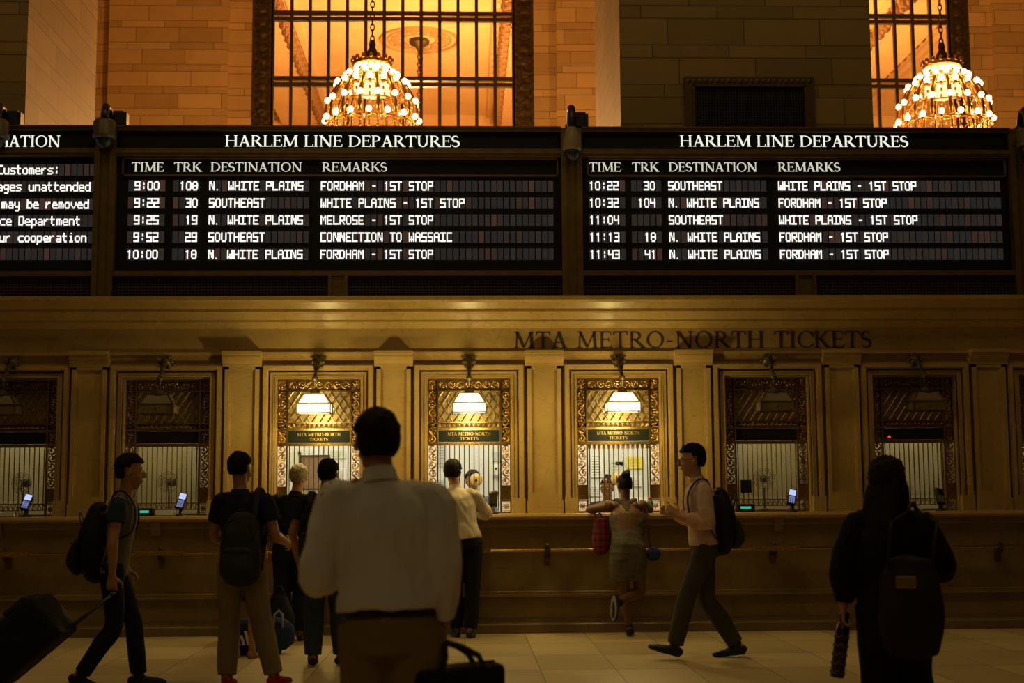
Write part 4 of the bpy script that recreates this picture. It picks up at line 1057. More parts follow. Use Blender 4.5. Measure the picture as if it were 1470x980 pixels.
    def hair(s, mt, style='short', vol=1.0):
        hm = s.hm(); k = s.k; mb = MB()
        bmesh.ops.create_uvsphere(mb.b, u_segments=84, v_segments=64, radius=1)
        for v in mb.b.verts:
            d = v.co.normalized(); x, y, z = d
            lo = {'short': -.82, 'crop': -.72, 'long': -.95, 'bun': -.72}[style]
            hl = .46
            if y > .2: w = min(1, max(0, (z-hl+.12*(1-abs(x)))*7+.3))
            else:
                lim = lo
                if y > -.35: lim = lo+(y+.35)*1.5
                if abs(x) > .6 and y > -.25 and style != 'long': lim = max(lim, .02)
                w = min(1, max(0, (z-lim)*7))
            th = {'short': .019, 'crop': .012, 'long': .024, 'bun': .010}[style]*vol
            nn = noise.noise(Vector((x*2.5+s.seed, y*2.5, z*2.5)))*.45+noise.noise(Vector((x*9, y*9+s.seed, z*6)))*.45+noise.noise(Vector((x*24, y*24+s.seed, z*13)))*.4
            th *= min(1, .45+max(0, z+.8)*.9)
            off = (th*(1+.9*nn)+(th*.8*max(0, z)))*w-.022*(1-w)
            hz = max(1e-4, 1-z*z)
            f = 1.0 if z > 0 else hz**.42/hz**.5
            v.co = hm @ Vector((x*f*(.074+off), -.014+y*f*(.094+off), .028+z*((.088 if z > 0 else .112)+off)))
        o = mb.build('hair', mt, s.root, True)
        if style == 'long':
            mb = MB()
            def hp(x, y, z): return hm @ Vector((x, y, z))
            sx = tuple(hm.to_3x3() @ Vector((1, 0, 0)))
            mb.loft([hp(0, -.03, .05), hp(0, -.065, -.04), hp(0, -.085, -.14), hp(0, -.10, -.24), hp(0, -.1, -.33)], [(.088*k, .075*k), (.105*k, .065*k), (.112*k, .055*k), (.10*k, .045*k), (.06*k, .025*k)], side=sx, n=24)
            for sg in (-1, 1): mb.loft([hp(sg*.07, .01, .06), hp(sg*.088, .015, -.03), hp(sg*.09, .01, -.13), hp(sg*.085, .0, -.2)], [.026*k, .03*k, .03*k, .015*k], side=sx, n=10)
            mb.organic('hair_fall', mt, s.root, .008, 4, .012, (40, 40, 3), s.seed)
        if style == 'bun':
            mb = MB(); mb.ball(hm @ Vector((0, -.085, .115)), (.05*k, .05*k, .045*k), 16, 12); mb.ball(hm @ Vector((.02, -.09, .145)), (.03*k, .03*k, .025*k)); mb.organic('hair_bun', mt, s.root, .006, 2, .006, (40, 40, 40), s.seed)
        return o
    def shirt(s, mt, sleeve='short', hem=-.06, bulk=1.0, name='shirt', sleeve_mt=None, wr=.006, neckr=.07, tl=.55, slim=1.0, cuff=1.0, sb=.8):
        p, k, g = s.p, s.k, s.g*slim; mb = MB(); B = .018*bulk
        T_ = s.torso(); up_ = (p['waist']-p['pel']).normalized()
        pts = [p['pel']+up_*hem*k, p['pel']+up_*(hem+.05)*k, p['waist'], p['chest'], p['chest'].lerp(p['neck'], .58), p['neck']+Vector((0, 0, .0))]
        mb.loft(pts, [((.16*g+B)*k, (.112*g+B)*k), ((.158*g+B*1.1)*k, (.11*g+B*1.1)*k), ((.14*g+B*1.2)*k, (.10*g+B*1.2)*k), ((.158*g+B)*k, (.112*g+B)*k), ((.14+B)*k, (.09+B*.8)*k), (neckr*k, neckr*k)], n=22, cap=False)
        side_sleeves = []
        if sleeve:
            for L in 'LR':
                sm = mb if sleeve_mt is None else MB(); side_sleeves.append(sm)
                sh, el, wr_ = p['sh'+L], p['el'+L], p['wr'+L]
                n1 = p['chest'].lerp(p['neck'], .66); S1 = sh.lerp(n1, .42)+Vector((0, 0, .0)); b = B*sb
                S0 = sh+(el-sh)*.03
                mb.loft([n1, sh.lerp(n1, .3)], [.072*k, .068*k], n=14)
                if sleeve == 'short': pts = [S1, S0, sh.lerp(el, tl*.5), sh.lerp(el, tl)]; rr = [.066, .058+b*.35, .057+b, .058+b*1.1]
                elif sleeve == 'rolled': pts = [S1, S0, sh.lerp(el, .5), el, el.lerp(wr_, .25)]; rr = [.066, .058+b*.35, .056+b, .05+b, .047+b]
                else: pts = [S1, S0, sh.lerp(el, .3), sh.lerp(el, .6), el, el.lerp(wr_, .5), el.lerp(wr_, .9*cuff)]; rr = [.066, .058+b*.35, .055+b*.9, .05+b*1.1, .047+b*1.1, .042+b, .034+b*.6]
                sm.loft(pts, [v*k*(g if i else 1) for i, v in enumerate(rr)], n=14, cap=False)
        o = mb.organic(name, mt, s.root, .0075, 5, wr*k, (9, 9, 5), s.seed)
        if sleeve_mt is not None:
            for sm in side_sleeves: sm.organic('sleeve', sleeve_mt, o, .0075, 4, wr*k, (9, 9, 5), s.seed+1)
        if sleeve in ('long', 'rolled'):
            mb = MB(); n0 = p['neck']; d = (p['head']-n0).normalized()
            mb.loft([n0-d*.02*k, n0+d*.012*k, n0+d*.04*k], [.076*k, .067*k, .062*k], n=18, cap=False); mb.organic('collar', mt, o, .006, 2)
        return o
    def trousers(s, mt, bulk=1.0, top=.03, name='trousers', flare=1.0, end=.97, wr=.007):
        p, k, g = s.p, s.k, s.g; mb = MB(); B = .016*bulk
        up_ = (p['waist']-p['pel']).normalized()
        mb.loft([p['pel']+up_*top*k, p['pel']-up_*.03*k, p['pel']-up_*.11*k], [((.152*g+B*.7)*k, (.106*g+B*.6)*k), ((.162*g+B)*k, (.118*g+B)*k), ((.145*g+B)*k, (.105*g+B)*k)], n=20, cap=False)
        for L in 'LR':
            hi, kn, an = p['hip'+L], p['kn'+L], p['an'+L]
            if end < .3: mb.loft([hi+Vector((0, 0, .04))*k, hi.lerp(kn, .35), hi.lerp(kn, .7)], [(.092*g+B)*k, (.085*g+B)*k, (.078*g+B)*k], n=16, cap=False); continue
            mb.loft([hi+Vector((0, 0, .04))*k, hi.lerp(kn, .35), kn, kn.lerp(an, .4), kn.lerp(an, end)], [(.092*g+B)*k, (.082*g+B*1.1)*k, (.06*g+B*1.4)*k, (.058*g+B*1.5*flare)*k, (.046+B*1.5*flare)*k], n=16, cap=False)
        return mb.organic(name, mt, s.root, .0075, 5, wr*k, (8, 8, 6), s.seed+5)
    def shoes(s, mt, sole_mt=None, name='shoe'):
        p, k = s.p, s.k
        for L in 'LR':
            an = p['an'+L]; t = Vector(p['to'+L]).normalized(); so = s.sole(L); sd = tuple(t.cross(so)); f = so*.052*k
            mb = MB(); mb.loft([an-so*.02*k, an+so*.02*k], [.042*k, .046*k], side=sd, n=12)
            mb.loft([an-t*.05*k+f*.75, an+f*.8, an+t*.08*k+f, an+t*.16*k+f*1.12, an+t*.195*k+f*1.2], [(.034*k, .036*k), (.04*k, .04*k), (.045*k, .036*k), (.043*k, .026*k), (.026*k, .016*k)], side=sd, n=14)
            o = mb.organic(name, mt, s.root, .006, 3)
            mb = MB(); h = so*.082*k
            P = []
            for a in range(24):
                u = a/24*2*math.pi; x = math.cos(u); y = math.sin(u)
                P.append(an+t*(.07+.135*x)*k+Vector(sd)*y*(.046 if x > -.2 else .038)*k*(1-.15*max(0, x)**3)+h*.82)
            lo = [mb.b.verts.new(q) for q in P]; hi_ = [mb.b.verts.new(q+so*.014*k) for q in P]
            mb.b.faces.new(lo); mb.b.faces.new(hi_[::-1])
            for a in range(24): mb.b.faces.new((lo[a], hi_[a], hi_[(a+1) % 24], lo[(a+1) % 24]))
            mb.build('sole', sole_mt or BLACKP, o)
    def belt(s, mt, top=.03):
        p, k, g = s.p, s.k, s.g; up_ = (p['waist']-p['pel']).normalized(); c = p['pel']+up_*(top-.012)*k
        mb = MB(); mb.loft([c, c+up_*.035*k], [((.152*g+.019)*k, (.106*g+.017)*k)]*2, n=28, cap=False); mb.build('belt', mt, s.root, True)
    def glasses(s):
        hm = s.hm(); mb = MB()
        for sg in (-1, 1):
            mb.tube([hm @ Vector((sg*.033+.023*math.cos(a), .105, .010+.017*math.sin(a))) for a in [i*.524 for i in range(12)]], .0022, 5, True)
            mb.tube([hm @ Vector((sg*.055, .104, .014)), hm @ Vector((sg*.077, .085, .014)), hm @ Vector((sg*.083, .0, .012))], .0022, 5)
        mb.tube([hm @ Vector((-.01, .107, .012)), hm @ Vector((.01, .107, .012))], .0022, 5); mb.build('glasses', BLACKP, s.root)
    def W(s, v):                   # figure point -> hall point
        return Matrix.Translation(s.root.location) @ Matrix.Rotation(s.root.rotation_euler.z, 4, 'Z') @ Vector(v)
SKIN1 = skinm('light_skin', (.52, .27, .15)); SKIN2 = skinm('tan_skin', (.42, .20, .10)); SKIN3 = skinm('brown_skin', (.145, .06, .025))
EYEW = simple('eye_white', (.75, .72, .68), .25); EYED = simple('eye_dark', (.03, .02, .012), .2); LIPS = simple('lip_skin', (.38, .13, .09), .45)
def hairm(n, c): return simple(n, c, .7, 0, 60, .5, .6, 140, .15)
HBLK = hairm('black_hair', (.007, .006, .005)); HBRN = hairm('dark_brown_hair', (.014, .009, .005)); HGRY = hairm('grey_blond_hair', (.36, .29, .18)); HLNG = hairm('long_brown_hair', (.022, .013, .006)); HSALT = hairm('salt_grey_hair', (.06, .05, .045))
SHOEB = simple('black_shoe_leather', (.014, .012, .01), .4); SHOER = cloth('red_shoe_cloth', (.30, .012, .008)); SHOED = cloth('dark_trainer', (.03, .028, .032)); SOLEW = simple('white_sole', (.6, .57, .5), .6); SHOEN = cloth('navy_trainer', (.03, .04, .07))
BELT = simple('black_belt', (.012, .010, .009), .4)
BAGB = cloth('black_nylon', (.010, .010, .010), .7); BAGB2 = cloth('charcoal_nylon', (.028, .027, .025), .75)

def place(px, py_ref, Y): return at(px, py_ref, Y)
def backpack(name, label, fig, w=.30, h=.44, d=.17, top=1.44, mt=None, gap=.115, rolled=0.0, straps='LR', mt2=None, cx=0.0):
    """a pack on FIG's back, in FIG's frame"""
    k = fig.k; mt = mt or BAGB; zt_ = top*k; zc_ = zt_-h/2
    lean = fig.p['chest']; y0 = lean.y-gap*k-d/2
    base = fig.W((cx, y0, zt_-h))
    t = thing(name, label, 'backpack', base, fig.root.rotation_euler.z)
    mb = MB()
    mb.loft([(0, .01, .02), (0, -.005, h*.25), (0, 0, h*.6), (0, .02, h*.93)], [(w*.46, d*.42), (w*.52, d*.54), (w*.5, d*.5), (w*.36, d*.32)], n=24)
    mb.box(-w*.42, w*.42, d*.2, d*.5, .03, h*.92, .03)
    mb.organic('pack_body', mt, t, .009, 4, .007, (9, 9, 7), 3)
    mb = MB(); mb.loft([(0, -d*.52, .03), (0, -d*.62, h*.2), (0, -d*.5, h*.46)], [(w*.38, d*.2), (w*.42, d*.26), (w*.36, d*.16)], n=20); pk = mb.organic('front_pocket', mt2 or mt, t, .008, 4, .004, (9, 9, 9), 5)
    mb = MB(); mb.tube([(-w*.34, -d*.62, h*.44), (-w*.15, -d*.72, h*.47), (w*.15, -d*.72, h*.47), (w*.34, -d*.62, h*.44)], .005, 6); mb.tube([(w*.37*math.cos(a), -d*.30-abs(math.sin(a))*.045, h*.60+h*.32*math.sin(a)) for a in [i*math.pi/14 for i in range(15)]], .005, 6); mb.build('zipper', BAGB2, t)
    mb = MB(); mb.tube([(-.03, .03, h*.97), (-.025, .02, h*1.05), (.025, .02, h*1.05), (.03, .03, h*.97)], .008, 6); mb.build('haul_loop', BAGB2, t, True)
    p = fig.p
    for L in straps:
        s = -1 if L == 'L' else 1
        sh = p['sh'+L]; q = lambda v: Vector(v)-Vector((cx, y0, zt_-h))
        xx = s*.115*k+cx*.3
        ch = p['chest']
        P = [q((cx+s*.08, y0+d*.45, zt_-.03)), q((xx, sh.y-.03*k, sh.z+.068*k)), q((xx*1.05, sh.y+.06*k, sh.z+.055*k)), q((xx*1.15, ch.y+.125*k, ch.z+.06*k)), q((s*.16*k, ch.y+.10*k, ch.z-.1*k)), q((s*.175*k, ch.y-.02*k, ch.z-.17*k)), q((cx+s*w*.42, y0+d*.35, zt_-h+.08))]
        Q = MB().loft(P, [(.026, .008)]*7, side=(s, 0, 0), n=8, sub=4); Q.build('shoulder_strap', mt2 or mt, t, True)
    return t
# ---- man in the white shirt, close to us, walking away with a laptop bag
NY = -9.54
f = Fig('person', 'person in white long sleeved shirt and khaki trousers walking away, carrying a black laptop bag', (at(562, 890, NY).x, NY, 0), 0, 1.76, SKIN2, 1.04, 2,
  pel=(0, 0, .95), waist=(-.005, .01, 1.09), chest=(-.015, .015, 1.28), neck=(-.045, -.005, 1.478), head=(-.06, .03, 1.608), hrot=(14, -4, 0),
  shL=(-.205, -.01, 1.425), elL=(-.272, -.04, 1.12), wrL=(-.23, .2, 1.10), shR=(.16, -.005, 1.41), elR=(.192, -.03, 1.17), wrR=(.188, .02, .935), curlR=62, curlL=50,
  knL=(-.095, .16, .5), anL=(-.1, .22, .10), knR=(.095, .03, .48), anR=(.1, -.22, .13), toR=(.1, 1, -.35), dirR=(0, .05, -1), palmR=(-1, 0, 0))
f.eyes(); f.hair(HBRN, 'short', .7)
f.shirt(cloth('white_shirt_cloth', (.74, .72, .72), .85, 300, .05), 'long', .045, 2.1, wr=.014, slim=1.0, sb=.5)
f.trousers(cloth('khaki_cloth', (.24, .17, .075)), 1.3, .03); f.belt(BELT, .03); f.shoes(SHOEB)
near = f
hc_ = f.W((.188*f.k, .02, .865*f.k))
t = thing('laptop_bag', 'black laptop bag hanging from the hand of the person in white shirt and khaki trousers', 'bag', (hc_.x+.06, hc_.y, .49), R(38))
mb = MB(); mb.box(-.20, .20, -.045, .045, 0, .305, .03); mb.organic('bag_body', BAGB, t, .008, 3, .004, (8, 8, 8), 2)
mb = MB(); mb.box(-.17, .17, -.06, -.04, .03, .22, .012); mb.build('front_pocket', BAGB2, t)
for y in (-.03, .03):
    hx = Vector((-.06, 0, 0)); hx.rotate(Matrix.Rotation(R(-38), 3, 'Z'))
    mb = MB(); mb.tube([(-.10, y, .29), (-.085, y, .345), (-.06+hx.x*.4, y*.6, .385), (hx.x, hx.y+y*.2, .395), (hx.x+.05, y*.6, .375), (.07, y, .34), (.10, y, .29)], .011, 8); mb.build('carry_handle', BAGB2, t, True)
mb = MB(); mb.tube([(-.17, 0, .31), (-.1, -.002, .312), (.17, 0, .31)], .005, 6); mb.build('zipper', BAGB2, t)

# ---- young man pulling a suitcase, walking along from the side
Y1 = -4.0
f = Fig('person', 'person in grey vest over blue short sleeves with backpack, towing a black suitcase', (at(161, 850, Y1).x, Y1, 0), R(-82), 1.75, SKIN2, .92, 4,
  pel=(0, 0, .94), waist=(0, .02, 1.08), chest=(0, .045, 1.27), neck=(0, .075, 1.45), head=(0, .115, 1.62), hrot=(0, -4, 0), shL=(-.17, .04, 1.40), shR=(.17, .045, 1.40),
  elL=(-.235, .03, 1.12), wrL=(-.23, .08, .88), elR=(.225, .02, 1.11), wrR=(.225, .02, .86), curlR=55,
  knL=(-.09, .15, .5), anL=(-.1, .20, .085), toL=(-.05, 1, .02), knR=(.09, .03, .48), anR=(.1, -.20, .12), toR=(.05, 1, -.3))
f.eyes(); f.hair(HBRN, 'short', 1.0)
f.shirt(cloth('grey_tee_cloth', (.15, .14, .115)), 'short', -.09, 1.3, sleeve_mt=cloth('blue_sleeve_cloth', (.02, .035, .075)), wr=.008)
f.trousers(cloth('dark_jeans', (.014, .015, .02)), .7, .02); f.shoes(SHOEN)
backpack('backpack', 'lumpy black backpack on the person in grey vest with blue sleeves', f, .33, .50, .24, 1.36, gap=.06)
hp_ = f.W((.225, .03, .72))
t = thing('suitcase', 'black wheeled suitcase tilted on its wheels behind the person in grey vest', 'suitcase', (at(18, 975, -4.45).x-.1, -4.5, 0), 0)
ax = Matrix.Translation((.03, 0, .055)) @ Matrix.Rotation(R(50), 4, 'Y')
mb = MB(); mb.box(-.36, .0, -.24, .24, .02, .66, .05, ax); mb.organic('case_shell', BAGB, t, .012, 3, .004, (6, 6, 6), 4)
mb = MB(); mb.box(-.40, -.34, -.19, .19, .08, .36, .02, ax); mb.box(-.40, -.34, -.19, .19, .40, .6, .02, ax); mb.build('outer_pocket', BAGB2, t)
mb = MB()
for y in (-.2, .2): mb.lathe([(.045, -.02), (.05, -.015), (.05, .015), (.045, .02)], n=20, mtx=Matrix.Translation((.02, y, .05)) @ Matrix.Rotation(R(90), 4, 'X'))
mb.build('wheel', BLACKP, t, True)
h0 = ax @ Vector((-.03, -.08, .65)); h1 = ax @ Vector((-.03, .08, .65)); tip = hp_-Vector(t.location)
mb = MB()
for h in (h0, h1): mb.tube([h, tip+Vector((0, (h.y)*.6, 0))], .009, 8)
mb.tube([tip+Vector((0, -.06, 0)), tip+Vector((0, .06, 0))], .014, 8); mb.build('pull_handle', BLACKP, t, True)

# ---- man in navy shirt with the daypack, red shoes
f = Fig('person', 'person in navy polo shirt and pale trousers with red shoes, seen from behind', (at(347, 850, -4.0).x, -4.0, 0), R(-10), 1.755, SKIN2, 1.0, 6,
  hrot=(-14, -3, 0), head=(-.03, .02, 1.63), neck=(-.02, -.012, 1.455), elR=(.265, -.02, 1.13), wrR=(.275, .22, 1.07), elL=(-.235, .03, 1.13), wrL=(-.12, .25, 1.08), curlR=40,
  hipL=(-.085, 0, .9), knL=(-.10, .02, .49), anL=(-.085, -.06, .085), knR=(.14, .05, .49), anR=(.24, .06, .085), toR=(.3, 1, 0), toL=(-.1, 1, 0))
f.eyes(); f.hair(HBLK, 'crop', 1.2)
f.shirt(cloth('navy_polo_cloth', (.012, .014, .032)), 'short', -.11, 1.1, wr=.008, tl=.62)
f.trousers(cloth('pale_chino_cloth', (.215, .165, .11)), 1.1, .0); f.shoes(SHOER, simple('red_sole', (.2, .02, .015), .6))
mb = MB(); p0 = f.p['neck']; mb.loft([p0-Vector((0, 0, .02)), p0+Vector((0, 0, .03))], [.08, .066], n=18, cap=False); mb.organic('collar', cloth('navy_collar', (.022, .02, .05)), f.root, .006, 2)
backpack('backpack', 'charcoal daypack slung over the navy polo shirt of the person with red shoes', f, .31, .50, .16, 1.30, BAGB2, cx=.05, straps='R', gap=.115)
P2F = f

# ---- small person hidden behind, bare legs, with a blue bag
f = Fig('person', 'person mostly hidden behind the navy polo shirt, only bare lower leg in sandal shows', (at(352, 932, Z=0).x+.09, -2.05, 0), R(0), 1.42, SKIN2, .9, 9,
  anR=(.10, -.02, .07), knR=(.095, .02, .48), anL=(-.08, -.0, .07), toR=(.5, 1, 0), wrL=(-.15, .2, 1.0), wrR=(.15, .2, 1.0))
f.eyes(); f.hair(HBRN, 'short'); f.shirt(cloth('dark_top_cloth', (.02, .018, .02)), 'short', -.08, 1.0)
f.trousers(cloth('dark_shorts_cloth', (.02, .02, .03)), 1.0, .02, 'shorts', 1.0, .1)
f.shoes(simple('tan_sandal', (.25, .13, .05), .6), name='sandal')
t = thing('sports_bag', 'blue sports bag with three white stripes on the floor behind the person with red shoes', 'bag', (at(368, 925, -1.95).x, -1.75, 0), R(8))
mb = MB(); mb.loft([(-.22, 0, .16), (-.15, 0, .17), (.15, 0, .17), (.22, 0, .16)], [(.10, .14), (.12, .16), (.12, .16), (.10, .14)], side=(0, 1, 0), n=24); mb.box(-.2, .2, -.1, .1, .0, .1, .02); mb.organic('bag_body', cloth('blue_bag_cloth', (.02, .04, .12)), t, .01, 4, .005, (8, 8, 8), 2)
mb = MB()
for i, h in enumerate((.05, .085, .12)):
    x = -.19+i*.04; mb.poly([(x, .10), (x+.026, .10), (x+.026-.03, .10+h), (x-.03, .10+h)], -.155, -.12)
mb.build('stripe_mark', WHITE, t)
mb = MB(); mb.tube([(.12, -.1, .26), (.13, -.12, .36), (.17, -.12, .40), (.2, -.12, .36), (.205, -.1, .24)], .012, 8); mb.build('grab_handle', simple('pale_webbing', (.35, .35, .33), .7), t, True)

# ---- older man at the counter, black jacket
f = Fig('person', 'person with grey blond hair in black jacket standing at the counter of a lit window', (at(419, 800, -.55).x, -.55, 0), R(0), 1.74, SKIN1, 1.06, 11,
  head=(.06, .04, 1.625), neck=(.03, .01, 1.45), chest=(.01, .03, 1.27), elL=(-.26, .02, 1.14), wrL=(-.16, .26, 1.16), elR=(.24, .05, 1.15), wrR=(.14, .3, 1.2), hrot=(-6, -6, 0))
f.eyes(); f.hair(HGRY, 'short', .9); f.shirt(cloth('black_jacket_cloth', (.010, .010, .011)), 'long', -.16, 1.9, 'jacket', wr=.012); f.trousers(cloth('black_trouser_cloth', (.014, .013, .013)), 1.2); f.shoes(SHOEB)
t = thing('travel_bag', 'soft black travel bag with upright handle on the floor before the counter', 'bag', (at(400, 900, -.95).x, -.95, 0), R(-10))
mb = MB(); mb.loft([(0, 0, .03), (0, 0, .15), (0, 0, .3), (0, 0, .42)], [(.15, .10), (.17, .12), (.15, .11), (.10, .07)], n=20); mb.box(-.14, .14, -.09, .09, .0, .1, .02); mb.organic('bag_body', BAGB, t, .009, 3, .007, (8, 8, 8), 7)
mb = MB(); mb.tube([(-.08, 0, .41), (-.02, 0, .56), (.02, 0, .56), (.08, 0, .41)], .011, 8); mb.build('upright_handle', BAGB2, t, True)
mb = MB(); mb.box(-.11, .11, -.135, -.10, .06, .24, .015); mb.build('front_pocket', BAGB2, t)

# ---- man in dark tee and jeans
f = Fig('person', 'person in dark navy t-shirt and blue jeans with bare forearms waiting behind the black jacket', (at(467, 850, -2.72).x, -2.72, 0), R(-12), 1.735, SKIN2, 1.0, 13,
  hrot=(6, -6, 0), head=(.01, .03, 1.625), elL=(-.285, -.04, 1.13), wrL=(-.27, .06, .90), elR=(.24, .02, 1.13), wrR=(.18, .2, 1.0), curlL=35, anL=(-.09, -.05, .085), knL=(-.095, .0, .49), anR=(.13, .06, .085), knR=(.11, .05, .49), toL=(-.3, 1, 0), toR=(.35, 1, 0))
f.eyes(); f.hair(HBLK, 'short', .9); f.shirt(cloth('dark_navy_tee', (.012, .014, .022)), 'short', -.10, 1.1, wr=.008, tl=.6); f.trousers(cloth('blue_denim', (.035, .05, .075)), 1.2); f.shoes(SHOED, SOLEW)
backpack('backpack', 'black backpack with front pocket on the person in dark t-shirt and blue jeans', f, .29, .50, .16, 1.40, BAGB, cx=-.03, mt2=BAGB2)

# ---- man in white shirt at the counter
f = Fig('person', 'person in cream shirt and black trousers leaning on the counter before the clerk in blue', (at(666, 800, -.46).x, -.46, 0), 0, 1.80, SKIN1, .98, 15,
  pel=(0, 0, .95), waist=(-.03, .03, 1.08), chest=(-.055, .08, 1.28), neck=(-.085, .12, 1.45), head=(-.11, .16, 1.61), hrot=(-8, -12, 0), shL=(-.25, .09, 1.40), shR=(.10, .09, 1.40),
  elL=(-.32, .20, 1.22), elR=(.22, .17, 1.21), wrL=(-.19, .44, 1.245), wrR=(.06, .45, 1.245), curlL=15, curlR=20, palmL=(0, 0, -1), palmR=(0, 0, -1), dirL=(.5, .9, 0), dirR=(-.5, .9, 0),
  hipL=(-.085, 0, .90), anL=(-.075, .06, .085), knL=(-.09, .03, .49), anR=(.06, -.03, .085), knR=(.085, .01, .49))
f.eyes(); f.hair(HBRN, 'short', .95); f.shirt(cloth('cream_shirt_cloth', (.60, .50, .38), .85, 300, .05), 'long', -.02, 1.6, wr=.014); f.trousers(cloth('black_suit_cloth', (.010, .010, .011)), .9); f.belt(BELT, .03); f.shoes(SHOEB)

# ---- woman in grey dress leaning on the counter
f = Fig('person', 'person in grey sleeveless dress with hair bun leaning on the counter, one foot raised', (at(901, 800, -.44).x, -.44, 0), 0, 1.66, SKIN3, 1.16, 17,
  pel=(0, -.05, .93), waist=(0, .0, 1.07), chest=(0, .09, 1.26), neck=(0, .15, 1.43), head=(.0, .19, 1.595), hrot=(10, -10, 0), shL=(-.17, .12, 1.385), shR=(.17, .12, 1.385),
  elL=(-.385, .26, 1.345), elR=(.29, .28, 1.345), wrL=(-.20, .47, 1.345), wrR=(.12, .49, 1.345), palmL=(0, 0, -1), palmR=(0, 0, -1), dirL=(.9, .5, 0), dirR=(-.9, .5, 0), curlL=12, curlR=12,
  hipL=(-.085, -.05, .89), knL=(-.05, -.02, .49), anL=(.0, -.03, .085), toL=(.15, 1, 0), hipR=(.09, -.05, .89), knR=(.13, .04, .47), anR=(-.13, -.22, .37), toR=(-.05, -.25, -1))
f.eyes(); f.hair(HBLK, 'bun')
p, k = f.p, f.k
mb = MB()
mb.loft([(0, -.01, .60*k), (0, -.03, .74*k), (0, -.055*k, .90*k), (0, -.02*k, 1.02*k), (0, .03*k, 1.12*k), (0, .075*k, 1.22*k), (0, .10*k, 1.29*k)], [(.185*k, .14*k), (.205*k, .155*k), (.20*k, .15*k), (.172*k, .125*k), (.172*k, .12*k), (.19*k, .125*k), (.175*k, .11*k)], n=26, cap=False)
DRESS = cloth('grey_marl_jersey', (.105, .09, .065), .9, 130, .45)
dr = mb.organic('dress', DRESS, f.root, .0075, 4, .009, (5, 5, 14), 3)
mb = MB(); mb.loft([(0, -.02*k, 1.20*k), (0, .0, 1.30*k), (0, .045*k, 1.38*k), (0, .08*k, 1.42*k)], [(.075*k, .03), (.045*k, .022), (.04*k, .02), (.06*k, .02)], n=14)
for sg in (-1, 1): mb.loft([(sg*.03*k, .075*k, 1.40*k), (sg*.095*k, .11*k, 1.455*k), (sg*.11*k, .19*k, 1.42*k), (sg*.11*k, .215*k, 1.32*k)], [(.028*k, .014), (.03*k, .014), (.03*k, .014), (.04*k, .02)], n=10)
mb.organic('racer_back', DRESS, dr, .006, 3)
f.shoes(SHOED, simple('grey_sole', (.22, .19, .15), .6))
PL = NT('red_plaid_cloth'); oo = PL.obj(); sp = PL.n('ShaderNodeSeparateXYZ'); PL.l(oo, sp.inputs[0])
st = lambda o, fr: PL.M('GREATER_THAN', PL.M('FRACT', PL.M('MULTIPLY', o, fr)), .58)
PL.l(PL.mix(PL.M('MULTIPLY', PL.M('ADD', st(sp.outputs[0], 17), st(sp.outputs[2], 15)), .5), (.26, .018, .022), (.045, .012, .04)), PL.b.inputs['Base Color']); PL.b.inputs['Roughness'].default_value = .85
rb = at(862, 765, -.22)
t = thing('tote_bag', 'red and purple plaid tote bag hanging beside the grey dress', 'bag', (rb.x, -.30, rb.z-.19))
mb = MB(); mb.loft([(0, 0, .02), (0, 0, .15), (0, 0, .32)], [(.085, .05), (.10, .055), (.075, .03)], n=20); mb.organic('bag_body', PL.m, t, .007, 3, .007, (12, 12, 6), 3)
el = f.W(tuple(f.p['elL']))-Vector(t.location)
mb = MB(); mb.tube([(-.05, 0, .31), (el.x+.05, el.y+.02, el.z+.0), (el.x+.055, el.y+.03, el.z+.05), (el.x+.07, el.y+.03, el.z+.02), (.05, 0, .31)], .008, 6); mb.build('strap', PL.m, t, True)
bp = at(938, 795, -.5)
t = thing('pouch', 'round blue pouch on a thin strap at the hip of the grey dress', 'pouch', (bp.x, -.5, bp.z))
mb = MB(); mb.ball((0, 0, 0), (.078, .05, .072), 20, 14); mb.organic('pouch_body', cloth('blue_pouch_cloth', (.015, .035, .16), .6), t, .006, 2, .004, (20, 20, 20), 2)
mb = MB(); mb.tube([(-.06, .0, .03), (0, -.035, .055), (.06, 0, .035)], .005, 6); mb.build('zipper', BAGB2, t)
shw = f.W(tuple(f.p['shR']+Vector((0.0, 0, .06))))-Vector(t.location)
mb = MB(); mb.tube([(-.03, 0, .06), (-.045, -.01, .16), (-.06, -.02, .28), (shw.x+.06, shw.y-.06, shw.z-.12), (shw.x, shw.y, shw.z)], .006, 6); mb.build('strap', BAGB2, t, True)

# ---- man in pink shirt walking past with a backpack
f = Fig('person', 'person in pink shirt and glasses striding along, one hand raised to the chest', (at(1013, 850, -2.45).x, -2.45, 0), R(88), 1.86, SKIN1, .92, 19,
  pel=(0, 0, .93), waist=(0, .01, 1.07), chest=(0, .025, 1.26), neck=(0, .05, 1.445), head=(0, .095, 1.62), hrot=(0, -4, 0), shL=(-.17, .02, 1.39), shR=(.17, .02, 1.39),
  elL=(-.225, .01, 1.11), wrL=(-.15, .22, 1.16), elR=(.225, .06, 1.12), wrR=(.08, .27, 1.19), curlL=30, curlR=35, dirL=(.1, .8, .55),
  hipL=(-.08, 0, .89), knL=(-.09, .17, .50), anL=(-.09, .275, .115), toL=(-.03, 1, .30), hipR=(.08, 0, .89), knR=(.09, -.02, .48), anR=(.09, -.26, .10), toR=(.05, 1, -.08))
f.eyes(); f.hair(HBLK, 'short', 1.0); f.glasses()
f.shirt(cloth('pink_shirt_cloth', (.60, .41, .34), .85, 300, .06), 'long', -.01, 1.8, wr=.013, cuff=.8); f.trousers(cloth('grey_suit_cloth', (.062, .056, .042)), 1.0); f.belt(BELT, .03); f.shoes(SHOEB)
backpack('backpack', 'black backpack with bulging pocket on the person in pink shirt', f, .33, .50, .22, 1.37, BAGB, mt2=BAGB2, gap=.075)

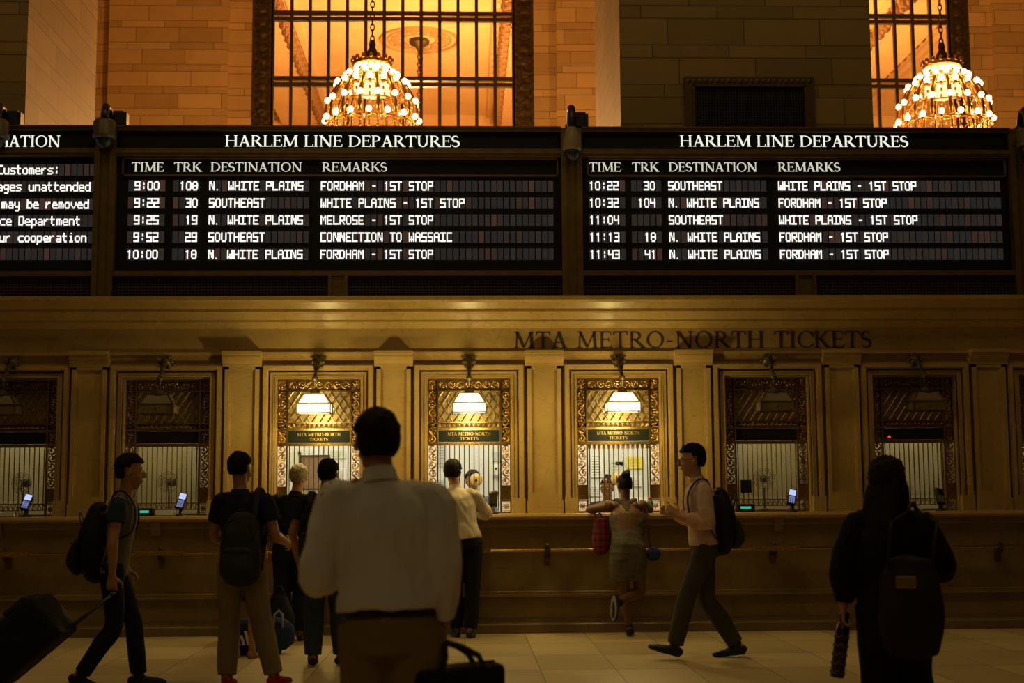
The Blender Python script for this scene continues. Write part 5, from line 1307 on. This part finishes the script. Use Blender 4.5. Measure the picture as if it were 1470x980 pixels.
# ---- woman close to us in dark clothes, long hair
f = Fig('person', 'person with long brown hair in black jacket walking away, bottle in one hand', (at(1280, 850, -7.66).x, -7.66, 0), R(-22), 1.60, SKIN1, 1.0, 23,
  hrot=(-25, -3, 0), head=(.0, .03, 1.61), neck=(0, 0, 1.44), elL=(-.255, -.03, 1.13), wrL=(-.265, .0, .93), curlL=58, elR=(.28, -.02, 1.16), wrR=(.25, .2, 1.1), curlR=45, dirL=(0, 0, -1),
  knL=(-.09, .05, .49), anL=(-.1, -.22, .12), toL=(0, 1, -.3), knR=(.095, .17, .5), anR=(.1, .22, .09))
f.eyes(); f.hair(HLNG, 'long')
f.shirt(cloth('black_coat_cloth', (.011, .009, .008)), 'long', -.24, 2.2, 'jacket', wr=.012); f.trousers(cloth('black_wide_cloth', (.010, .009, .009)), 2.0, .03, flare=2.0); f.shoes(SHOEB)
hb = f.W((-.265*f.k, .0, .855*f.k))
t = thing('water_bottle', 'tall purple water bottle hanging from the hand of the person with long hair', 'bottle', hb, R(0)); t.rotation_euler = (0, R(9), 0)
mb = MB(); mb.lathe([(.03, -.30), (.035, -.295), (.036, -.06), (.03, -.03), (.02, -.015)], n=24)
mb.build('bottle_body', simple('purple_steel', (.045, .018, .075), .35, .3), t, True)
mb = MB(); mb.lathe([(.024, -.02), (.025, .03), (.02, .035)], n=18); mb.build('cap', BLACKP, t, True)
mb = MB()
for i in range(5): mb.tube([(.037*math.cos(a), .037*math.sin(a), -.27+i*.045+.008*math.sin(a*6)) for a in [q*math.pi/18 for q in range(36)]], .003, 4, True)
mb.build('pattern_bands', simple('pale_purple_print', (.16, .12, .2), .5), t)
tb = f.W((.11, -.21, .66))
t = thing('shoulder_bag', 'large dark maroon shoulder bag hanging at the back of the person with long hair', 'bag', tb, R(-30))
mb = MB(); mb.loft([(0, 0, .02), (0, 0, .15), (0, 0, .32), (0, 0, .42)], [(.145, .08), (.165, .095), (.15, .075), (.12, .04)], n=24); mb.organic('bag_body', cloth('maroon_bag_cloth', (.022, .010, .010), .7), t, .009, 3, .012, (6, 6, 6), 5)
shw = f.W(tuple(f.p['shR']+Vector((-.04, -.0, .085)))); iv = Matrix.Rotation(R(30), 4, 'Z'); q = iv @ (shw-Vector(t.location)); a = iv @ (f.W((.20*f.k, .10*f.k, 1.12*f.k))-Vector(t.location))
mb = MB(); mb.tube([(-.1, -.03, .41), ((q.x-.1)*.6, -.05, .62), (q.x-.02, q.y-.06, q.z-.05), (q.x, q.y, q.z), (q.x+.02, q.y+.09, q.z-.06), (.12, .10, .62), (.1, .03, .41)], .013, 8, flat=.6); mb.build('strap', BAGB2, t, True)
mb = MB(); mb.box(-.05, .05, -.105, -.085, .30, .36, .008); mb.build('clasp_tab', simple('brass_clasp', (.3, .2, .07), .4, .8), t)

# ---- clerks behind the glass
f = Fig('person', 'person with grey hair in light blue shirt serving behind the glass', (at(680, 700, 1.1).x, 1.1, 0), R(168), 1.71, SKIN1, 1.0, 29, elL=(-.27, .1, 1.18), wrL=(-.12, .3, 1.2), elR=(.27, .1, 1.18), wrR=(.12, .3, 1.2), hrot=(12, -8, 0), head=(0, .05, 1.62))
f.eyes(); f.hair(HSALT, 'short', .8); f.shirt(cloth('light_blue_shirt', (.22, .30, .48)), 'long', -.04, 1.4, wr=.01); f.trousers(cloth('clerk_trousers', (.03, .03, .04))); f.shoes(SHOEB)
f = Fig('person', 'person with dark hair and glasses in dark jacket serving behind the glass', (at(872, 700, 1.1).x, 1.1, 0), R(170), 1.62, SKIN2, 1.0, 31, elL=(-.27, .1, 1.18), wrL=(-.12, .3, 1.25), elR=(.27, .1, 1.18), wrR=(.12, .3, 1.25), hrot=(-14, -8, 0), head=(0, .05, 1.62))
f.eyes(); f.hair(HBLK, 'bun'); f.glasses(); f.shirt(cloth('dark_blue_jacket', (.03, .035, .05)), 'long', -.04, 1.4, wr=.01); f.trousers(cloth('clerk_trousers_b', (.03, .03, .04))); f.shoes(SHOEB)
